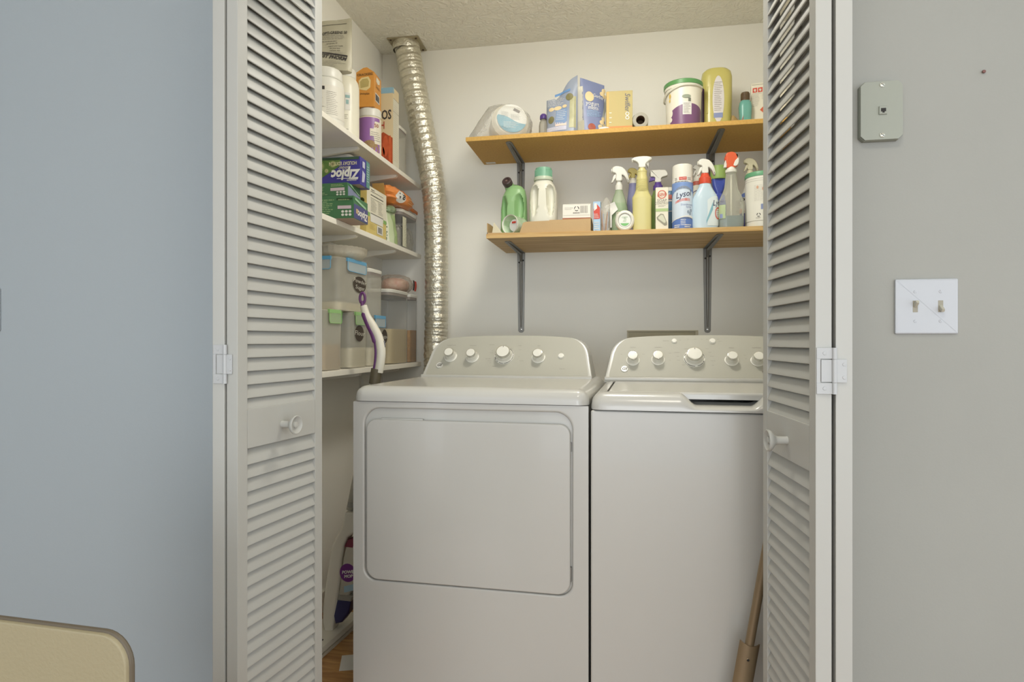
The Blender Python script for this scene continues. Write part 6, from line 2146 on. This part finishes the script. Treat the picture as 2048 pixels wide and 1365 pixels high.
t, hx, hy = canister('food_canister', 'wide clear canister half full of oats, next to the dark cereal one', -1.125, -.974, 2.530, 2.766, BZ, .322, RICE, .152, 'oats', 'seal')
t, hx, hy = canister('food_canister', 'narrow clear canister half full of golden brown cereal, at the end of the bottom shelf', -1.125, -.974, 2.772, 2.886, BZ, .318, PASTA, .150, 'cereal', 'seal')
canister('food_canister', 'tall clear canister with a grey-sealed lid, standing behind the large blue-clipped container', -1.115, -.985, 2.335, 2.470, BZ + .2005, .187, body=FROST)
t = at_x('noodle_pack', 'crinkled clear pack of red and white snacks lying on the oat canister', 'snack pack', -1.035, 2.745, BZ + .3225)
mk('filling', xf(blob(.058, .070, .034, 31, .06, 24, 12, 2.6), (0, 0, .003)), mat('snack_red', (172, 62, 46), .5, c2=(226, 206, 180), scale=34, bump=.6, bscale=60), t)
mk('wrapper', blob(.072, .098, .044, 37, .10, 36, 18, 2.4, 4.5), clear('wrapper_clear', (232, 222, 208), .22, .1, bump=.9, bscale=36), t)
mk('dark_label', patch(lambda s, q: Vector((.070 + .004 * math.sin(q * 60), .035 + s, .012 + q)), 0, .022, 0, .046, 3, 4), INK, t, flat=True)
mk('red_label', patch(lambda s, q: Vector((.069 + .004 * math.sin(q * 60), .060 + s, .010 + q)), 0, .026, 0, .046, 3, 4), REDP, t, flat=True)

# ------------------------------------------------------------------ spray mop leaning beside the dryer
MY = 2.085
MOPW = mat('mop_white', (222, 217, 202), .35, var=.015)
t = thing('spray_mop', 'white spray mop with a violet grip leaning in the gap between pantry shelves and dryer', 'mop', (0, MY, 0))


def mp(u, v, dy=0.0):
    x = U(u, MY + dy)
    return Vector((x, dy, Zp(v, x, MY + dy)))


gp = [mp(727, 612), mp(733, 632), mp(746, 654), mp(757, 676), mp(762, 700), mp(761, 722), mp(757, 745)]
gr = smooth_path(gp, 6)
n_ = len(gr)
mk('grip', tube(gr, [.0125 + .0035 * min(1, i / 12) for i in range(n_)], 16, .9), MOPW, t)
pg = [mp(724, 603), mp(727, 625, -.004), mp(736, 648, -.004), mp(747, 672, -.004), mp(752, 694, -.004), mp(752, 718, -.004), mp(748, 745, -.003)]
pgs = smooth_path(pg, 6)
mk('violet_strip', tube(pgs, [.0105 if 6 < i < 22 else .0065 for i in range(len(pgs))], 12, 1.0), mat('mop_violet', (104, 56, 112), .4, var=.06), t, label='violet rubber strip along the grip')
lc = mp(725, 597)
mk('hang_loop', tube([lc + Vector((.0095 * math.cos(a), 0, .019 * math.sin(a))) for a in [2 * PI * i / 24 for i in range(25)]], .0048, 10, caps=False), mat('mop_violet', (104, 56, 112)), t)
mk('button', tube([mp(768.5, 682), mp(769.5, 695)], .003, 8), mat('mop_grey_button', (120, 116, 118), .5), t)
mk('dark_collar', tube([mp(753, 738), mp(749, 768)], [.0185, .0195], 20), mat('mop_olive_grey', (98, 90, 70), .5), t)
mk('pole', tube([mp(749, 766), mp(700, 1020)], .0125, 16), mat('mop_pole', (176, 172, 158), .4, metal=.3), t)
neck = [mp(706, 1000), mp(700, 1022), mp(690, 1055), mp(681, 1085), mp(676, 1110)]
mk('pole_ring', tube([mp(705, 1004), mp(703, 1014)], .0155, 20), mat('mop_grey_ring', (150, 148, 138), .4), t)
# body shell: outline swept front to back, hollow window with the bottle
shell = [mp(p, q) for p, q in ((696, 1022), (689, 1050), (676, 1075), (669, 1090), (664, 1120), (658, 1160), (653, 1200), (651, 1240), (656, 1262), (666, 1268), (672, 1256), (676, 1232), (682, 1190), (687, 1150), (690, 1115), (694, 1090), (701, 1072), (716, 1062), (721, 1045), (716, 1022))]
mk('body', prism([(p.x, p.z) for p in shell], -.028, .030, .009, 3), MOPW, t)
bt = [mp(p, q) for p, q in ((699, 1084), (692, 1112), (688, 1150), (682, 1194), (700, 1196), (716, 1160), (726, 1100), (718, 1080))]
bot = mk('bottle', prism([(p.x, p.z) for p in bt], -.026, .026, .008, 3), clear('mop_bottle', (224, 218, 202), .6, .15), t)
cap_o = [mp(p, q) for p, q in ((681, 1194), (673, 1226), (677, 1243), (690, 1240), (703, 1222), (708, 1196))]
mk('bottle_cap', prism([(p.x, p.z) for p in cap_o], -.027, .027, .008, 3), mat('mop_navy', (44, 44, 92), .35), t)
mk('bottle_rim', prism([(p.x, p.z) for p in [mp(684, 1184), mp(681, 1195), mp(708, 1198), mp(712, 1187)]], -.0275, .0275, .002, 1), mat('mop_grey_ring', (150, 148, 138)), t)
mk('red_neck', prism([(p.x, p.z) for p in [mp(702, 1076), mp(695, 1090), mp(712, 1092), mp(718, 1072)]], -.0272, .0272, .002, 1), mat('mop_maroon', (120, 40, 62), .4), t)
dc = mp(702, 1141)
SM = lambda s, q: Vector((dc.x + s, -.0268, dc.z + q))
mk('violet_label', oval(SM, 0, 0, .0295, .0320, 28, 2), mat('mop_label_violet', (112, 44, 128), .4), bot, flat=True)
mk('lettering', [text(lambda s, q: SM(s, q) + Vector((0, -.0006, 0)), 'POWER', .0150, .004, .003, rot=.12, shear=.2, bold=.04), text(lambda s, q: SM(s, q) + Vector((0, -.0006, 0)), 'MOP', .0150, .002, -.012, rot=.12, shear=.2, bold=.04)], PAPERW, bot, flat=True)
mk('blue_print', [patch(SM, -.014, .03, lambda s: -.066 + .3 * s, lambda s: -.044 + .3 * s, 6, 2)], mat('mop_sky', (160, 190, 206), .5), bot, flat=True)
mk('small_print', [small_print(SM, -.030, .02, -.100, -.074, 3, 121, .2)], GREYINK, bot, flat=True)
# foot
ft = mp(668, 1290)
f0 = Vector((U(672, MY) , 0, 0))
mk('foot', xf(loft([(.010, .058, .175, 5), (.016, .062, .180, 5), (.030, .058, .172, 5), (.036, .045, .150, 4)], 36), loc=(-1.040, -.030, 0), rot=(0, 0, rad(-4))), MOPW, t)
mk('pad', xf(loft([(.0008, .064, .186, 6), (.009, .064, .186, 6)], 36), loc=(-1.040, -.030, 0), rot=(0, 0, rad(-4))), mat('mop_pad', (206, 198, 180), .9, bump=.4), t)
mk('pivot', tube([mp(662, 1262), Vector((-1.035, -.01, .034))], [.018, .022], 14), MOPW, t)
mk('dark_button', xf(oval(lambda s, q: Vector((s, q, 0)), 0, 0, .007, .009, 14, 1), loc=(-1.012, -.10, .0366)), INK, t, flat=True)

# scrap of paper on the floor
t = thing('paper_scrap', 'small white paper scrap on the oak floor beside the mop foot', 'paper', (U(700, 1.93), 1.93, 0), rad(20))
mk('scrap', xf(box(-.03, .03, -.05, .05, .0004, .0012, .0003, 1)), PAPERW, t)

# ------------------------------------------------------------------ metal pole with socket leaning in front of the washing machine
PY = 1.600
a_ = Vector((U(1497, PY), PY, Zp(1300, U(1497, PY), PY)))
b_ = Vector((U(1535, PY), PY, Zp(1088, U(1535, PY), PY)))
d_ = (b_ - a_).normalized()
t = thing('metal_pole', 'worn brown metal pole with a flat socket leaning before the washing machine', 'pole', tuple(a_ - d_ * (a_.z / d_.z)))
base = Vector(t.location)
PM = mat('brown_metal', (150, 132, 104), .45, metal=.35, c2=(124, 106, 80), scale=25, stretch=(1, 1, .3))
L_ = (a_ - base).length
xa_ = (Vector((1, 0, 0)) - d_ * d_.x).normalized()
rot_ = Matrix((xa_, d_.cross(xa_), d_)).transposed().to_euler()
mk('tube', xf(lathe([(.0108, L_ - .04), (.0108, L_ + .62), (.0090, L_ + .63)], 24), rot=rot_), PM, t)
bm = bmesh.new()
secn = [(-.0235, -.004), (-.0205, -.0085), (-.016, -.0125), (-.009, -.0155), (0, -.0165), (.009, -.0155), (.016, -.0125), (.0205, -.0085), (.0235, -.004)]
secn = secn + [(x * .90, y + .0026) for x, y in secn[::-1]]
A_ = [bm.verts.new((x, y + .004, 0.002)) for x, y in secn]
B_ = [bm.verts.new((x, y + .004, L_ + .012 + .006 * abs(x) / .02)) for x, y in secn]
for i in range(len(secn)):
    j = (i + 1) % len(secn)
    bm.faces.new([A_[i], A_[j], B_[j], B_[i]])
bm.faces.new(A_[::-1])
bm.faces.new(B_)
bmesh.ops.recalc_face_normals(bm, faces=bm.faces[:])
so = mk('socket', xf(bm, rot=rot_), PM, t)
hz0 = L_ - .020
mk('rivet_hole', xf(xf(lathe([(.0044, 0), (.0044, .0012), (.0032, .0016), (.0030, .0002)], 16), (0, -.0122, hz0), (rad(90), 0, 0)), rot=rot_), PM, so)
mk('hole', xf(xf(lathe([(.0031, 0), (.0031, .0008)], 14), (0, -.0124, hz0), (rad(90), 0, 0)), rot=rot_), DARKGAP, so)

# ------------------------------------------------------------------ beige chair in the near corner
CHM = mat('chair_vinyl', (154, 144, 115), .5, var=.03, scale=8, bump=.12, bscale=260)
CHS = mat('chair_piping', (92, 82, 66), .55)
cy = .540
crx, crz = U(271, cy), Zp(1258, U(190, cy), cy)
t = thing('chair', 'beige upholstered chair back with dark piped edge, before the blue-grey wall', 'chair', (crx - .23, cy, 0), rad(-3))
W2 = .23
z1 = crz
z0 = z1 - .46
ol_ = rrect(-W2, W2, z0, z1, [.03, .03, .030, .030], 8)
mk('backrest', prism(ol_, 0, .010, .0022, 2), CHM, t)
mk('piping', tube([Vector((x, .0070, z)) for x, z in ol_ + ol_[:1]], .0028, 8, caps=False), CHS, t)
mk('seat', xf(box(-W2, W2, .008, .45, z0 - .03, z0 + .05, .02, 4)), CHM, t)
for (lx, ly) in ((-W2 + .03, .03), (W2 - .03, .03), (-W2 + .03, .43), (W2 - .03, .43)):
    mk('leg', xf(loft([(0, .014, .014, 4), (z0 - .03, .020, .020, 4)], 14), (lx, ly, 0)), mat('chair_leg_wood', (92, 66, 44), .5), t)
